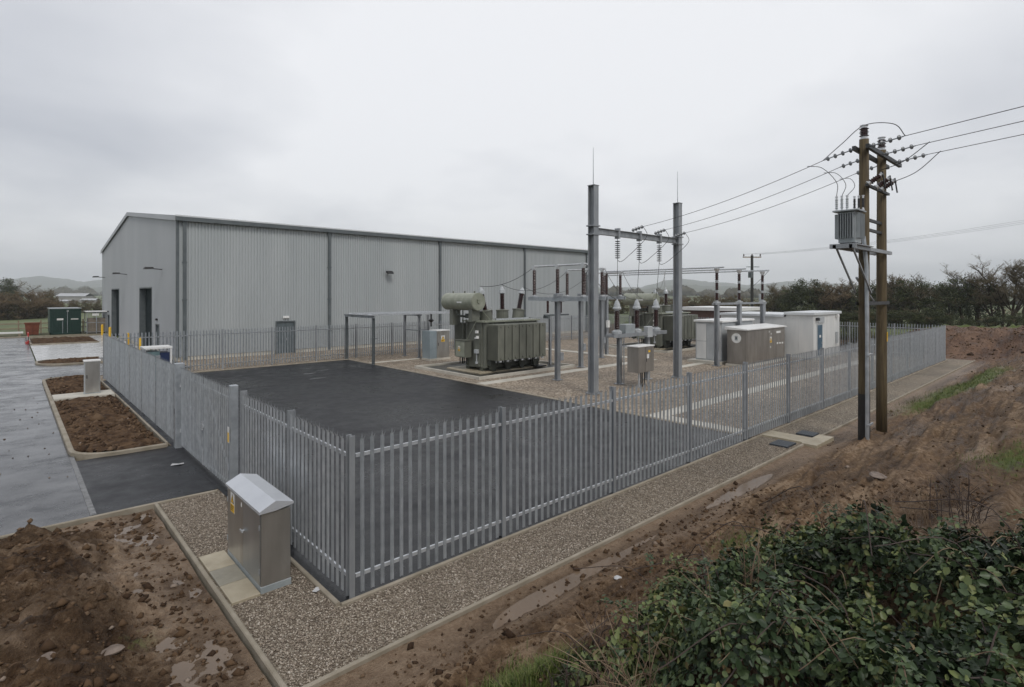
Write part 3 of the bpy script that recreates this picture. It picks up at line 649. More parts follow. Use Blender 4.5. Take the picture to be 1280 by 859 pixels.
def flood(axis,s,z):
    b=MB()
    if axis=='y':
        b.beam((-.02,s,z),(-.75,s,z+.05),.06,.06); b.add([(-1.15,s-.28,z-.02),(-.55,s-.28,z+.02),(-.55,s+.28,z+.02),(-1.15,s+.28,z-.02),(-1.1,s-.24,z+.14),(-.6,s-.24,z+.16),(-.6,s+.24,z+.16),(-1.1,s+.24,z+.14)],[(3,2,1,0),(4,5,6,7),(0,1,5,4),(1,2,6,5),(2,3,7,6),(3,0,4,7)])
    else:
        b.beam((s,-.03,z),(s,-.35,z+.02),.06,.06); b.add([(s-.28,-.62,z-.12),(s+.28,-.62,z-.12),(s+.28,-.30,z+.0),(s-.28,-.30,z+.0),(s-.26,-.58,z+.08),(s+.26,-.58,z+.08),(s+.26,-.30,z+.16),(s-.26,-.30,z+.16)],[(3,2,1,0),(4,5,6,7),(0,1,5,4),(1,2,6,5),(2,3,7,6),(3,0,4,7)])
    b.build('floodlight',M['black'],wh)
flood('y',4.7,6.2); flood('y',20.9,6.28); flood('y',37.3,6.35); flood('x',15.6,6.24)
# bollards
b=MB(); b.lathe([(.11,0),(.11,1.05),(.09,1.12),(.04,1.15)],n=14); bm=b.build('bollard',M['yellow']); bm.location=(3.7,42.5,0)
tag(bm,'yellow bollard at the near side of the nearer warehouse shutter','bollard','yellow bollards by the shutters')
for i,(x,y,l) in enumerate(((3.7,48.6,'yellow bollard at the far side of the nearer warehouse shutter'),(3.7,59.9,'yellow bollard at the near side of the farther warehouse shutter'),(3.7,66.0,'yellow bollard at the far side of the farther warehouse shutter'))):
    c=bm.copy(); COL.objects.link(c); c.location=(x,y,0); c['label']=l
# ------------------------------------------------------------------ switchyard
def sheds(h, rc, rs, n):
    p=[(rc,0)]
    for i in range(n):
        z=h*(i+.15)/n; st=h/n; r=rs if i%2==0 else rs*.86
        p+=[(rc,z),(r,z+st*.28),(r*.97,z+st*.4),(rc,z+st*.62)]
    return p+[(rc,h)]
_ins={}
def insulator(parent, name, loc, h, r=.085, n=14, mat='porcelain', axis=(0,0,1), cap=True, capmat='alu'):
    """post insulator with metal end fittings, drawn as one part with its caps as sub-parts"""
    key=(h,r,n,mat,tuple(axis),cap,capmat)
    if key not in _ins:
        ax=Vector(axis).normalized()
        b=MB(); b.lathe(sheds(h-.16,r*.68,r,n),base=ax*.08,axis=ax,n=10); o=b.build(name,M[mat],parent)
        ch=[]
        if cap:
            b=MB(); b.lathe([(r*.95,0),(r*.95,.03),(r*.65,.05),(r*.65,.085)],axis=ax,n=10); ch.append(b.build('end_fitting',M[capmat],o))
            b=MB(); b.lathe([(r*.65,0),(r*.65,.05),(r*.85,.06),(r*.85,.09)],base=ax*(h-.085),axis=ax,n=10); ch.append(b.build('end_fitting',M[capmat],o))
        o.location=loc; _ins[key]=(o.data,[c.data for c in ch]); return o
    d,ch=_ins[key]; o=link(name,d,parent); o.location=loc
    for c in ch: link('end_fitting',c,o)
    return o
def sag(a,b,s,n=14):
    a=Vector(a); b=Vector(b); return [a.lerp(b,i/n)-Vector((0,0,4*s*(i/n)*(1-i/n))) for i in range(n+1)]
def wire(a,b,s,label,cat='cable',r=.012,group=None,name='cable',mat='wire',n=14):
    m=MB(); m.tube(sag(a,b,s,n),r,5); return tag(m.build(name,M[mat],smooth=True),label,cat,group)
def curve(pts,n=20):
    """smooth Catmull-Rom path"""
    P=[Vector(p) for p in pts]; P=[P[0]*2-P[1]]+P+[P[-1]*2-P[-2]]; o=[]
    for i in range(1,len(P)-2):
        for k in range(n//(len(P)-3)+1):
            t=k/(n//(len(P)-3)+1); a,b,c,d=P[i-1:i+3]
            o.append(.5*((2*b)+(c-a)*t+(2*a-5*b+4*c-d)*t*t+(3*b-a-3*c+d)*t**3))
    o.append(P[-2]); return o
# bunds
def bund(x0,x1,y0,y1,label):
    t=thing('transformer_bund',label,'bund',(x0,y0,0))
    w,h=x1-x0,y1-y0
    b=MB(); b.bx(0,w,0,.16,-.2,.14); b.bx(0,w,h-.16,h,-.2,.14); b.bx(0,.16,.16,h-.16,-.2,.14); b.bx(w-.16,w,.16,h-.16,-.2,.14); b.build('kerb_wall',M['concrete'],t)
    b=MB(); b.bx(.16,w-.16,.16,h-.16,-.2,.03); b.build('bund_floor',M['bund'],t)
    b=MB(); b.bev(1.1,w-1.0,1.35,h-1.7,.03,.11,.02); b.build('plinth',M['slab'],t)
bund(14.15,21.6,14.5,20.6,'low concrete bund with a dark oily floor under the nearer green transformer')
bund(32.7,40.1,15.0,21.1,'low concrete bund with a dark floor under the farther green transformer')
# main transformer
tr=thing('power_transformer','olive green oil-filled power transformer nearest to the dark asphalt yard','transformer',(15.85,16.1,.11),group='oil-filled transformers')
b=MB(); b.bev(0,4.1,0,1.78,.16,2.72,.03)
for x in (.05,1.4,2.8,3.95): b.bx(x,x+.12,-.07,0,.2,2.7)
for y in (.2,.85,1.5): b.bx(-.07,0,y,y+.1,.2,2.7)
b.bx(-.12,-.0,.32,.78,.25,2.1)
tank=b.build('tank',M['olive'],tr)
b=MB(); b.bx(-.14,4.24,-.14,1.92,2.72,2.8); 
for i in range(24): b.cyl((-.1+i*.185,-.11,2.8),(-.1+i*.185,-.11,2.83),.02,6)
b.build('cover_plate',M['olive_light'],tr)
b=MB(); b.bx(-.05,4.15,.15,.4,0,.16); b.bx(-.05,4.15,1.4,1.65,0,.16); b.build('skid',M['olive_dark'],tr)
for x in (.4,1.5,2.6,3.7):
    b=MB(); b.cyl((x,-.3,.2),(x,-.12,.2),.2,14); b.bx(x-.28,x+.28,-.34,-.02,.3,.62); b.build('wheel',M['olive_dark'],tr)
def radiator(x,side):
    b=MB(); y0=-.16 if side<0 else 1.94
    for k in range(11):
        y=y0+side*(.05+k*.083); b.bev(x,x+.475,min(y,y+side*.026),max(y,y+side*.026),.66,2.62,.006)
    b.cyl((x+.24,y0+.12*-side,2.5),(x+.24,y0+side*.95,2.5),.045,8); b.cyl((x+.24,y0+.12*-side,.78),(x+.24,y0+side*.95,.78),.045,8)
    o=b.build('radiator',M['olive'],tr)
    c=MB(); c.cyl((x+.24,y0+side*.5,.5),(x+.24,y0+side*.5,.66),.03,8); c.bx(x+.16,x+.32,y0+side*.80,y0+side*.88,.57,.65); c.build('drain_valve',M['galv_bright'],o)
for i in range(7): radiator(.02+i*.545,-1); radiator(.02+i*.545,1)
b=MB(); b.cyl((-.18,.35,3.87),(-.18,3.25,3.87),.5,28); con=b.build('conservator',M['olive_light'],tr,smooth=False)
b=MB(); b.cyl((-.18,.33,3.87),(-.18,.345,3.87),.47,28); b.cyl((-.18,.28,3.87),(-.18,.33,3.87),.1,14); b.bx(-.3,-.1,.27,.33,3.95,4.0); b.build('end_cover',M['olive_light'],con)
b=MB(); b.add([(-.685,1.7,3.8),(-.685,1.25,3.8),(-.685,1.25,3.88),(-.685,1.7,3.88)],[(0,1,2,3)]); b.build('name_plate',M['white'],con)
for y in (.7,1.6,2.7):
    b=MB(); b.cyl((-.18,y,4.35),(-.18,y,4.47),.05,8); b.build('filler_cap',M['olive'],con)
for y in (.75,2.55):
    b=MB(); b.bx(-.45,.10,y-.16,y+.16,2.8 if y<1.9 else 2.5,3.45); b.build('support',M['olive'],tr)
b=MB(); b.tube(curve([(-.3,2.2,3.4),(-.32,2.1,3.12),(-.15,1.7,3.02),(.3,1.1,2.98),(.6,.95,2.85)]),.07,8); b.bx(-.12,.12,1.35,1.65,2.92,3.18); b.build('oil_pipe',M['olive_dark'],tr)
b=MB(); b.tube([(-.30,1.62,.3),(-.30,1.62,2.9),(-.3,1.62,3.4)],.035,8); b.tube([(-.2,1.45,.3),(-.2,1.45,2.9)],.025,6); b.build('conduit',M['olive_dark'],tr)
b=MB(); b.beam((-.32,.4,2.75),(-.34,1.6,1.2),.03,.03); b.beam((-.12,.1,3.4),(1.0,-.1,2.2),.02,.02); b.build('brace',M['olive_light'],tr)
b=MB(); b.bev(-.62,-.14,1.02,1.92,.72,1.66,.012); b.bev(-.66,-.1,.98,1.96,1.66,1.70,.008); box=b.build('control_box',M['olive'],tr)
b=MB(); b.bev(-.632,-.621,1.06,1.88,.76,1.62,.003); b.build('door',M['olive_light'],box)
wsign(box,'-x',-.633,1.55,1.05,.2,.3)
for i in range(4):
    b=MB(); b.cyl((-.4,1.15+i*.2,.35),(-.4,1.15+i*.2,.73),.03,6); b.build('cable_gland',M['black'],box)
b=MB(); b.bev(-.30,-.12,.36,.62,.98,1.2,.02); b.cyl((-.2,.49,.45),(-.2,.49,.98),.035,8); b.cyl((-.2,.49,.4),(-.2,.49,.52),.09,10); b.build('drain_cock',M['porcelain_pale'],tr)
b=MB(); b.cyl((-.12,.5,1.85),(-.12,.5,1.95),.1,12); b.bx(-.26,-.12,.38,.62,1.8,1.86); b.bev(-.2,-.08,.45,.65,2.1,2.25,.01); b.build('gauge',M['white'],tr)
b=MB(); b.tube([(3.9,-.3,.0),(3.9,-.3,.6)],.03,6); b.bx(3.5,4.3,-.6,-.1,-.02,.05); b.build('earth_bracket',M['black'],tr)
b=MB(); b.bx(.3,3.8,1.1,1.25,2.8,2.88); b.bx(1.0,3.6,.2,.3,2.8,2.9); b.build('cable_tray',M['galv_bright'],tr)
for x,lx in ((.82,-.28),(2.05,-.02),(3.3,.25)):
    b=MB(); b.lathe([(.36,0),(.36,.52),(.40,.53),(.40,.58),(.24,.62)],base=(x,.85,2.8),axis=(lx*.6,0,1),n=16); tu=b.build('turret',M['olive'],tr)
    ax=Vector((lx,0,1)).normalized(); base=Vector((x,.85,2.8))+Vector((lx*.6,0,1)).normalized()*.62
    b=MB(); b.lathe(sheds(.92,.115,.17,16),base=base,axis=ax,n=12); bu=b.build('bushing',M['porcelain'],tr)
    b=MB(); b.lathe([(.15,0),(.20,.02),(.17,.2),(.09,.34),(.02,.42),(.02,.5)],base=base+ax*.92,axis=ax,n=12); b.build('bushing_cap',M['porcelain_pale'],bu)
for x in (.35,1.25,1.75,2.7):
    b=MB(); b.lathe(sheds(.55,.05,.085,9),base=(x,1.5,2.8),n=10); bu=b.build('small_bushing',M['porcelain'],tr)
    b=MB(); b.cyl((x,1.5,3.35),(x,1.5,3.5),.03,8); b.build('terminal',M['alu'],bu)
dup(tr,(34.4,16.6,.11),'olive green oil-filled power transformer standing behind the steel gantry and white cabinets',group='oil-filled transformers')
# cable support frame by the rear fence
t=thing('cable_support_frame','low galvanised steel frame with a flat tray top, beside the rear fence','steel frame',(13.1,23.7,0))
for x,y in ((0,0),(.05,3.8),(4.1,3.0),(4.2,1.3),(5.8,2.6)):
    b=MB(); b.ibeam((x,y,-.1),(x,y,2.9),.13,.15,.014,up=(1,0,0)); b.bx(x-.14,x+.14,y-.14,y+.14,0,.025); b.build('leg',M['flash'] if x<1 else M['galv_pole'],t)
b=MB(); b.ibeam((0,-.15,2.98),(0,4.0,2.98),.12,.16); b.ibeam((4.15,.9,2.98),(4.15,3.3,2.98),.12,.16); b.build('cross_beam',M['galv_pole'],t)
b=MB()
for y in (.1,1.35,2.7): 
    b.bx(-.2,6.3,y-.3,y+.3,3.07,3.10); b.bx(-.2,6.3,y-.3,y-.28,3.10,3.17); b.bx(-.2,6.3,y+.28,y+.3,3.10,3.17)
b.build('cable_tray',M['galv_bright'],t)
b=MB(); b.bx(4.15,4.8,1.26,1.34,1.9,1.98); b.bx(4.2,4.26,1.3,3.0,1.85,1.92); b.build('side_rail',M['galv'],t)
b=MB(); b.lathe([(.06,0),(.06,.3),(.22,.45),(.06,.55),(.06,.9)],base=(5.4,1.6,2.1),n=10); b.build('cable_sealing_end',M['black'],t)
b=MB(); b.cyl((1.6,2.8,0),(1.6,2.8,1.35),.03,8); b.bx(1.4,1.8,2.7,2.9,1.35,1.42); tag(b.build('marker_post',M['galv']),'thin grey post with a small flat top inside the support frame','post').location=(13.1,23.7,0)
# stainless and blue-grey cabinet under the frame
t=thing('control_cabinet','tall stainless control cabinet with a blue-grey side, beside the nearer transformer','cabinet',(16.85,23.0,0))
b=MB(); b.bev(-.04,1.65,-.04,.95,-.05,.12,.01); b.build('plinth',M['concrete'],t)
b=MB(); b.bev(0,.55,.0,.9,.12,1.95,.01); b.build('side_housing',pmat('blue_grey_housing',(.27,.33,.36),(.34,.40,.43),2,.4,.3),t)
b=MB(); b.bev(.56,1.6,.02,.85,.12,1.93,.01); b.build('body',M['stainless'],t)
b=MB(); b.bev(.59,1.57,.004,.019,.2,1.88,.003); d=b.build('door',M['stainless'],t)
b=MB(); b.bx(.66,.69,-.012,.004,.95,1.15); b.build('handle',M['black'],d)
b=MB(); b.bev(.52,1.64,-.03,.89,1.93,1.99,.01); b.build('lid',M['white'],t)
wsign(t,'-y',1.05,.004,1.2,.3,.42)
# gantry
gy=8.05
t=thing('line_gantry','tall galvanised steel portal gantry with two columns and a beam, carrying the overhead line','gantry',(15.4,gy,0))
for x,nm in ((0,'left'),(7.0,'right')):
    b=MB(); b.ibeam((x,0,0),(x,0,9.2),.32,.34,.022,up=(0,1,0)); b.bx(x-.25,x+.25,-.25,.25,0,.04)
    for dx_ in (-.19,.19):
        for dy_ in (-.19,.19): b.cyl((x+dx_,dy_,.04),(x+dx_,dy_,.12),.025,6)
    for z in (7.02,7.4): b.bx(x-.24,x+.24,-.21,.21,z,z+.05)
    b.bx(x-.18,x+.18,-.19,.19,9.2,9.23); c_=b.build('column',M['galv_pole'],t)
    b=MB(); b.tube([(x,0,9.2),(x,0,10.9)],[.022,.010],6); b.build('lightning_rod',M['galv'],c_)
b=MB(); b.ibeam((.17,0,7.22),(6.83,0,7.22),.2,.28,.02); 
for x in (1.77,3.5,5.25): b.bx(x-.06,x+.06,-.12,.12,6.98,7.46)
b.build('beam',M['galv_pole'],t)
b=MB(); b.bx(-.3,.9,-.3,.9,-.2,.015); 
HX=(17.17,18.9,20.65)
PW=('left','middle','right')
GAN=[]
def string_insulator(a,b_,n,label,group,r=.13):
    a=Vector(a); e=Vector(b_); d=(e-a); L=d.length; d.normalize()
    t=thing('insulator_string',label,'insulator',a,group=group)
    m=MB(); m.cyl((0,0,0),d*L,.018,6); m.build('rod',M['galv'],t)
    for i in range(n):
        m=MB(); z=L*(.12+.76*i/(n-1)); m.lathe([(.025,-.025),(r,-.008),(r*.95,.012),(.03,.035)],base=d*z,axis=d,n=10); m.build('disc',M['disc'],t)
    return t
for x,w in zip(HX,PW):
    string_insulator((x,gy,6.98),(x,gy,5.98),9,f'hanging insulator string under the gantry beam, {w} of the three','insulators hanging under the gantry beam')
# H pole
P1=(15.07,-2.47); P2=(16.92,-2.49)
hp=thing('wooden_line_pole','pair of tall brown wooden poles joined by steel crossarms','utility pole',(P1[0],P1[1],0))
Dp=P2[0]-P1[0]
for i,(x,zt) in enumerate(((0,9.0),(Dp,9.0))):
    z0=bank_h(np.array([P1[0]+x]),np.array([P1[1]]))[0]-.4
    b=MB(); b.tube([(x,0,z0),(x,0,1.6),(x,0,5),(x,0,zt)],[.155,.15,.142,.125],18); p=b.build('pole',M['wood_pole'],hp,smooth=True)
    if i==0:
        b=MB(); b.tube([(x,0,z0+.02),(x,0,1.45)],[.159,.154],18); b.build('tarred_base',M['wood_pole_dark'],p)
    b=MB(); b.bx(x-.075,x+.075,-.16,-.148,2.55,2.66) if i==0 else b.bx(x-.03,x+.03,-.162,-.148,2.9,3.2); b.build('number_plate',M['white'] if i==0 else M['yellow'],p)
for z in (8.72,):
    b=MB(); b.bx(-.35,Dp+1.5,-.22,-.13,z-.06,z+.06); b.build('crossarm',M['dark_steel'],hp); b=MB(); b.bx(-.35,Dp+1.5,.13,.22,z-.06,z+.06); b.build('crossarm',M['dark_steel'],hp)
for z in (6.65,6.35):
    b=MB(); b.bx(.1,Dp-.1,-.04,.04,z-.04,z+.04); b.build('tie_bar',M['dark_steel'],hp)
b=MB(); b.bx(-1.95,Dp+.2,-.24,-.16,5.66,5.76); b.bx(-1.95,Dp+.2,.16,.24,5.66,5.76); b.bx(-1.95,-.3,-.32,.32,5.76,5.785); b.bx(-1.95,-1.87,-.32,.32,5.66,5.76); b.build('platform',M['galv_pole'],hp)
b=MB(); b.beam((-1.75,-.2,5.66),(-.08,-.2,4.45),.042,.042); b.beam((-1.75,.2,5.66),(-.08,.2,4.45),.042,.042); b.beam((-.0,.2,4.9),(Dp,.2,4.15),.05,.05); b.build('strut',M['galv_pole'],hp)
b=MB(); b.bx(-.2,Dp+.2,-.17,-.15,4.08,4.18); b.bx(-.2,Dp+.2,.15,.17,4.08,4.18); b.build('clamp_band',M['dark_steel'],hp)
for x in (.0,Dp):
    insulator(hp,'pin_insulator',(x,0,9.0),.42,.13,5)
zg=bank_h(np.array([P1[0]-.2]),np.array([P1[1]]))[0]-.3
b=MB(); b.tube([(-.22,-.14,zg),(-.22,-.14,3),(-.21,-.12,5.2),(-.24,-.05,6.1)],.055,10); duct=b.build('cable_riser',M['galv'],hp)
b=MB(); b.bx(-.3,.16,-.2,-.16,.55,.6); b.bx(-.3,.16,-.2,-.16,2.6,2.65); b.build('strap',M['galv'],duct)
for i in range(9):
    b=MB(); x=Dp+.14; z=4.5+i*.45; b.cyl((x-.02,0,z),(x+.12,0,z+.02),.01,5); b.build('step_bolt',M['flash'],hp)
# fuse switch gear between the poles
b=MB(); b.bx(-.35,Dp+.1,-.2,-.12,7.55,7.62); b.build('fuse_bar',M['dark_steel'],hp)
for x in (-.25,.55,1.1):
    insulator(hp,'fuse_insulator',(x,-.16,7.62),.45,.09,5,axis=(.25,-.5,.4)); b=MB(); b.tube([(x+.1,-.5,7.95),(x+.16,-.55,7.5)],.02,6); b.build('fuse_tube',M['black'],hp)
# pole mounted transformer
t=thing('pole_transformer','small grey finned transformer on a bracket against the wooden poles','transformer',(P1[0]-1.32,P1[1],5.79)); t.scale=(.66,.7,.93)
b=MB(); b.bev(-.42,.42,-.30,.30,.05,.98,.02); b.build('tank',M['grey_paint'],t)
b=MB()
for i in range(9): b.bx(-.36+i*.088,-.345+i*.088,-.44,-.30,.18,.92)
for i in range(7): b.bx(-.58,-.42,-.26+i*.085,-.245+i*.085,.18,.92)
for i in range(9): b.bx(-.36+i*.088,-.345+i*.088,.30,.44,.18,.92)
b.build('cooling_fins',M['grey_paint'],t)
b=MB(); b.bev(-.62,.50,-.46,.46,.98,1.02,.01); b.build('cover_plate',M['grey_paint'],t)
b=MB(); b.bx(-.4,.4,-.24,-.18,0,.05); b.bx(-.4,.4,.18,.24,0,.05); b.build('skid',M['black'],t)
b=MB(); b.bev(.43,.56,-.15,.15,.3,.85,.01); b.build('terminal_box',M['grey_paint'],t)
for i in range(3):
    insulator(t,'bushing',(-.2,.42-.19*i,1.02),.46,.058,5,mat='porcelain_pale')
    insulator(t,'surge_arrester',(.1,-.14-.15*i,1.02),.44,.052,6,mat='rubber')
# overhead conductors
ZL=8.72
ATT=[(P1[0]+s,P1[1]) for s in (-.2,1.2,2.7)]
GX=(18.1,20.0,21.9)
nm3=('upper','middle','lower')
for i,((ax_,ay_),gx) in enumerate(zip(ATT,GX)):
    a=Vector((ax_,ay_+.2,ZL)); g=Vector((gx,gy-.14,7.42)); d=(g-a).normalized()
    string_insulator(a,a+d*.95,4,f'tension insulator string on the switchyard side of the crossarm, {nm3[i]} one','insulators on the wooden poles',.075)
    string_insulator(g,g-d*.85,4,f'tension insulator string on the gantry beam holding the {nm3[i]} line','insulators on top of the gantry beam',.085)
    wire(a+d*.95,g-d*.85,.18,f'{nm3[i]} overhead conductor from the wooden poles to the gantry','power line',.010,'conductors to the gantry','power_line')
    o=Vector((ax_,ay_-.2,ZL)); 
    d2=Vector((-.42,-.9,.02)).normalized(); far=o+d2*38
    string_insulator(o,o+d2*1.0,4,f'tension insulator string on the outgoing side of the crossarm, {nm3[i]} one','insulators on the wooden poles',.075)
    wire(o+d2*1.0,far,.5,f'{nm3[i]} overhead conductor leaving the wooden poles to the right','power line',.010,'conductors leaving to the right','power_line')
    # jumpers
    m=MB(); p0=a+d*1.0; p1=o+d2*1.05
    if i==0: pts=[p0,p0+Vector((.3,-.45,.5)),Vector((P1[0],P1[1],9.42)),p1+Vector((-.35,.2,.3)),p1]
    else: pts=[p1+d2*.35,p1+Vector((.05,.35,-.30-.1*i)),Vector((P1[0]+.75*i+.1,P1[1]-.2,8.5-.32*i))]
    m.tube(curve(pts),.012,5); tag(m.build('jumper_cable',M['wire'],smooth=True),('looping jumper cable over the top of the nearer pole','middle jumper cable drooping right of the wooden poles','lowest jumper cable drooping right of the wooden poles')[i],'cable','jumper cables')
    m=MB(); p0=a+d*(1.55+.0*i); e=Vector((P1[0]-1.32-.13,P1[1]+(.42-.19*i)*.7,5.79+1.37))
    m.tube(curve([p0,p0.lerp(e,.2)+Vector((.25,-.2,.12)),p0.lerp(e,.65)+Vector((.32,-.2,.1)),e]),.010,5); tag(m.build('drop_cable',M['wire'],smooth=True),f'drop cable from the {nm3[i]} conductor down to the pole transformer','cable','drop cables to the pole transformer')
    # loops at the gantry
    m=MB(); p0=g-d*.85; h=Vector((HX[i],gy,5.98)); m.tube(curve([p0,p0+Vector((.1,-.1,-.5)),p0.lerp(h,.6)+Vector((0,0,-.45)),h+Vector((.25,0,-.05)),h]),.012,5)
    tag(m.build('jumper_cable',M['wire'],smooth=True),f'jumper cable curving under the gantry beam to its {PW[i]} hanging insulator','cable','jumper cables')
# current transformer stand behind the gantry
cy=8.85
t=thing('instrument_transformer_stand','steel table on two legs with three brown insulators, behind the gantry','transformer stand',(17.7,cy,0))
for x in (.7,3.1):
    b=MB(); b.ibeam((x,0,0),(x,0,2.3),.2,.2,.016,up=(0,1,0)); b.bx(x-.22,x+.22,-.2,.2,2.27,2.3); b.bx(x-.2,x+.2,-.2,.2,0,.03); b.build('leg',M['galv_pole'],t)
b=MB(); b.bx(-.05,4.55,-.25,-.19,2.3,2.48); b.bx(-.05,4.55,.19,.25,2.3,2.48)
for x in (-.05,.4,2.1,3.8,4.45): b.bx(x,x+.1,-.19,.19,2.36,2.46)
b.build('table_beam',M['galv_pole'],t)
b=MB(); b.bev(.95,1.75,-.2,.2,2.48,2.92,.02); b.build('junction_box',M['grey_paint'],t)
b=MB(); b.bev(2.75,3.2,-.28,.0,2.2,2.75,.03); b.build('drive_box',M['sheet_grey'],t)
CTX=(.5,2.16,3.9)
for x in CTX:
    b=MB(); b.lathe([(.24,0),(.24,.12),(.16,.16)],base=(x,0,2.48),n=14); b.build('base_flange',M['porcelain_pale'],t)
    o=insulator(t,'current_transformer',(x,0,2.62),1.05,.16,15,capmat='porcelain_pale')
    b=MB(); b.lathe([(.21,0),(.21,.07),(.17,.11),(.15,.22),(.10,.36),(.05,.44),(.03,.5)],base=(0,0,1.05),n=14); b.build('head',M['porcelain_pale'],o)
b=MB(); b.cyl((2.3,0,0),(2.3,0,2.35),.025,6); b.cyl((1.2,.1,0),(1.2,.1,2.3),.03,6); b.build('conduit',M['galv'],t)
for i,x in enumerate(CTX):
    wire((HX[i],gy,5.98),(17.7+x,cy,4.15),.0,f'vertical drop wire from the {PW[i]} hanging insulator to the insulator stand','cable',.011,'drop wires at the gantry','drop_wire',n=2)
# stainless box on legs
t=thing('marshalling_kiosk','brown stainless two-door box on legs in front of the steel insulator stand','cabinet',(17.95,7.45,0))
for x in (.25,1.0):
    b=MB(); b.bx(x,x+.07,.12,.19,0,.72); b.build('leg',M['galv_bright'],t)
for x in (.5,.62,.8):
    b=MB(); b.cyl((x,.2,0),(x,.2,.72),.03,6); b.build('cable',M['black'],t)
b=MB(); b.bev(0,1.3,0,.62,.72,1.92,.01); b.build('body',M['stainless_brown'],t)
for x0,x1 in ((.015,.56),(.58,1.285)):
    b=MB(); b.bev(x0,x1,-.015,-.001,.74,1.9,.004); d=b.build('door',M['stainless_brown'],t)
    if x0>.1:
        b=MB(); b.bx(.64,.66,-.032,-.016,1.2,1.36); b.build('handle',M['black'],d)
b=MB(); b.bev(-.03,1.33,-.03,.65,1.92,1.97,.01); b.build('lid',M['white'],t)
b=MB(); b.bx(.70,.86,-.019,-.0165,1.36,1.56); b.build('label_plate',M['white'],t)
b=MB(); b.bx(.80,.96,-.019,-.0165,1.64,1.74); b.build('warning_panel',M['yellow'],t)
# disconnectors
def disconnector(x,ys,label,up):
    sy=ys[1] if len(ys)>2 else sum(ys)/len(ys)
    t=thing('disconnector',label,'disconnector',(x,up,0),group='disconnector switches')
    b=MB(); b.ibeam((0,0,0),(0,0,4.05),.22,.22,.016,up=(0,1,0)); b.bx(-.2,.2,-.2,.2,0,.03); b.bx(-.25,.25,-.25,.25,4.02,4.06); b.build('column',M['galv_pole'],t)
    y0,y1=min(ys)-up-.35,max(ys)-up+.35
    b=MB(); b.bx(-.14,-.08,y0,y1,4.06,4.25); b.bx(.08,.14,y0,y1,4.06,4.25)
    for y in ys: b.bx(-.2,.2,y-up-.14,y-up+.14,4.25,4.29)
    b.build('base_beam',M['galv'],t)
    for y in ys: insulator(t,'post_insulator',(0,y-up,4.29),1.48,.12,18)
    b=MB(); ys_=sorted(ys); b.cyl((0,ys_[0]-up-.25,5.88),(0,ys_[-1]-up+.1,5.88),.045,10)
    for y in ys_: b.bx(-.1,.1,y-up-.1,y-up+.1,5.77,5.95)
    b.build('switch_blade',M['alu'],t)
    b=MB(); b.tube([(.16,.0,4.1),(.16,-.05,1.1)],.02,6); b.bx(.1,.3,-.15,.1,1.0,1.4); b.build('operating_rod',M['galv'],t)
    b=MB(); b.bev(-.22,.22,-.2,.1,4.29,4.45,.02); b.build('drive_box',M['galv_pole'],t)
disconnector(17.1,(13.46,11.77,10.05),'disconnector switch on a single steel column, nearest to the green transformer',11.77)
disconnector(21.8,(15.3,13.9,12.6),'disconnector switch on a single steel column, middle of the three',14.2)
disconnector(26.7,(17.6,16.3,14.9),'disconnector switch on a single steel column, farthest of the three',16.5)
# small surge arresters on a bracket beside the nearer transformer
t=thing('surge_arrester_stand','low bracket with two brown surge arresters at the right end of the nearer transformer','surge arrester',(21.2,16.2,0))
b=MB(); b.ibeam((0,0,0),(0,0,3.05),.14,.14,.012,up=(0,1,0)); b.build('leg',M['galv_pole'],t)
b=MB(); b.bx(-.5,1.7,-.07,.07,3.05,3.15); b.bx(-.4,-.2,-.2,.2,2.9,3.05); b.build('bracket',M['flash'],t)
for x in (-.2,1.0): insulator(t,'surge_arrester',(x,0,3.15),1.15,.10,13)
# busbar tubes and their supports
BZ=5.95; BX=(28.45,31.46,35.0); BY=8.95
t=thing('busbar_support','steel frame on three columns with banded brown insulators, behind the stainless cabinet','busbar support',(28.45,BY,0))
for k,x in enumerate(BX):
    xx=x-28.45
    b=MB(); b.ibeam((xx,0,0),(xx,0,3.75),.24,.24,.018,up=(0,1,0)); b.bx(xx-.22,xx+.22,-.22,.22,0,.03)
    if k==0: b.cyl((xx-.2,-.2,0),(xx-.2,-.2,.9),.06,8)
    b.build('column',M['galv_pole'],t)
    for j in range(3): insulator(t,'post_insulator',(xx,0,3.95+j*.62),.62,.12,7,capmat='porcelain_pale')
    b=MB(); b.bx(xx-.2,xx+.2,-.14,.14,3.87,3.95); b.lathe([(.08,0),(.17,.2),(.17,.24)],base=(xx,0,5.75),n=10); b.bx(xx-.25,xx+.25,-.05,.05,6.0,6.06); b.build('clamp',M['alu'],t)
b=MB(); b.bx(-.4,6.95,-.13,-.07,3.75,3.87); b.bx(-.4,6.95,.07,.13,3.75,3.87); b.build('cross_beam',M['galv_pole'],t)
for k,(x,ye) in enumerate(zip(BX,(17.4,19.8,22.8))):
    b=MB(); b.cyl((x,BY-.45,6.05),(x,ye+.3,6.05),.05,10); tag(b.build('busbar_tube',M['galv_bright']),f'long aluminium busbar tube above the switchyard, {("nearest","middle","farthest")[k]} of the three','busbar','busbar tubes')
    t=thing('post_insulator_stand',f'slim steel column with a brown insulator under the left end of the {("nearest","middle","farthest")[k]} busbar','insulator stand',(x,ye,0),group='insulator stands')
    b=MB(); b.ibeam((0,0,0),(0,0,4.2),.2,.2,.016,up=(0,1,0)); b.bx(-.5,.5,-.08,.08,4.2,4.28); b.build('column',M['galv_pole'],t)
    insulator(t,'post_insulator',(0,0,4.28),1.7,.12,18)
    if k==0:
        b=MB(); b.bev(-.25,.0,-.3,-.12,2.0,2.5,.01); b.build('junction_box',M['white'],t)
cn=0
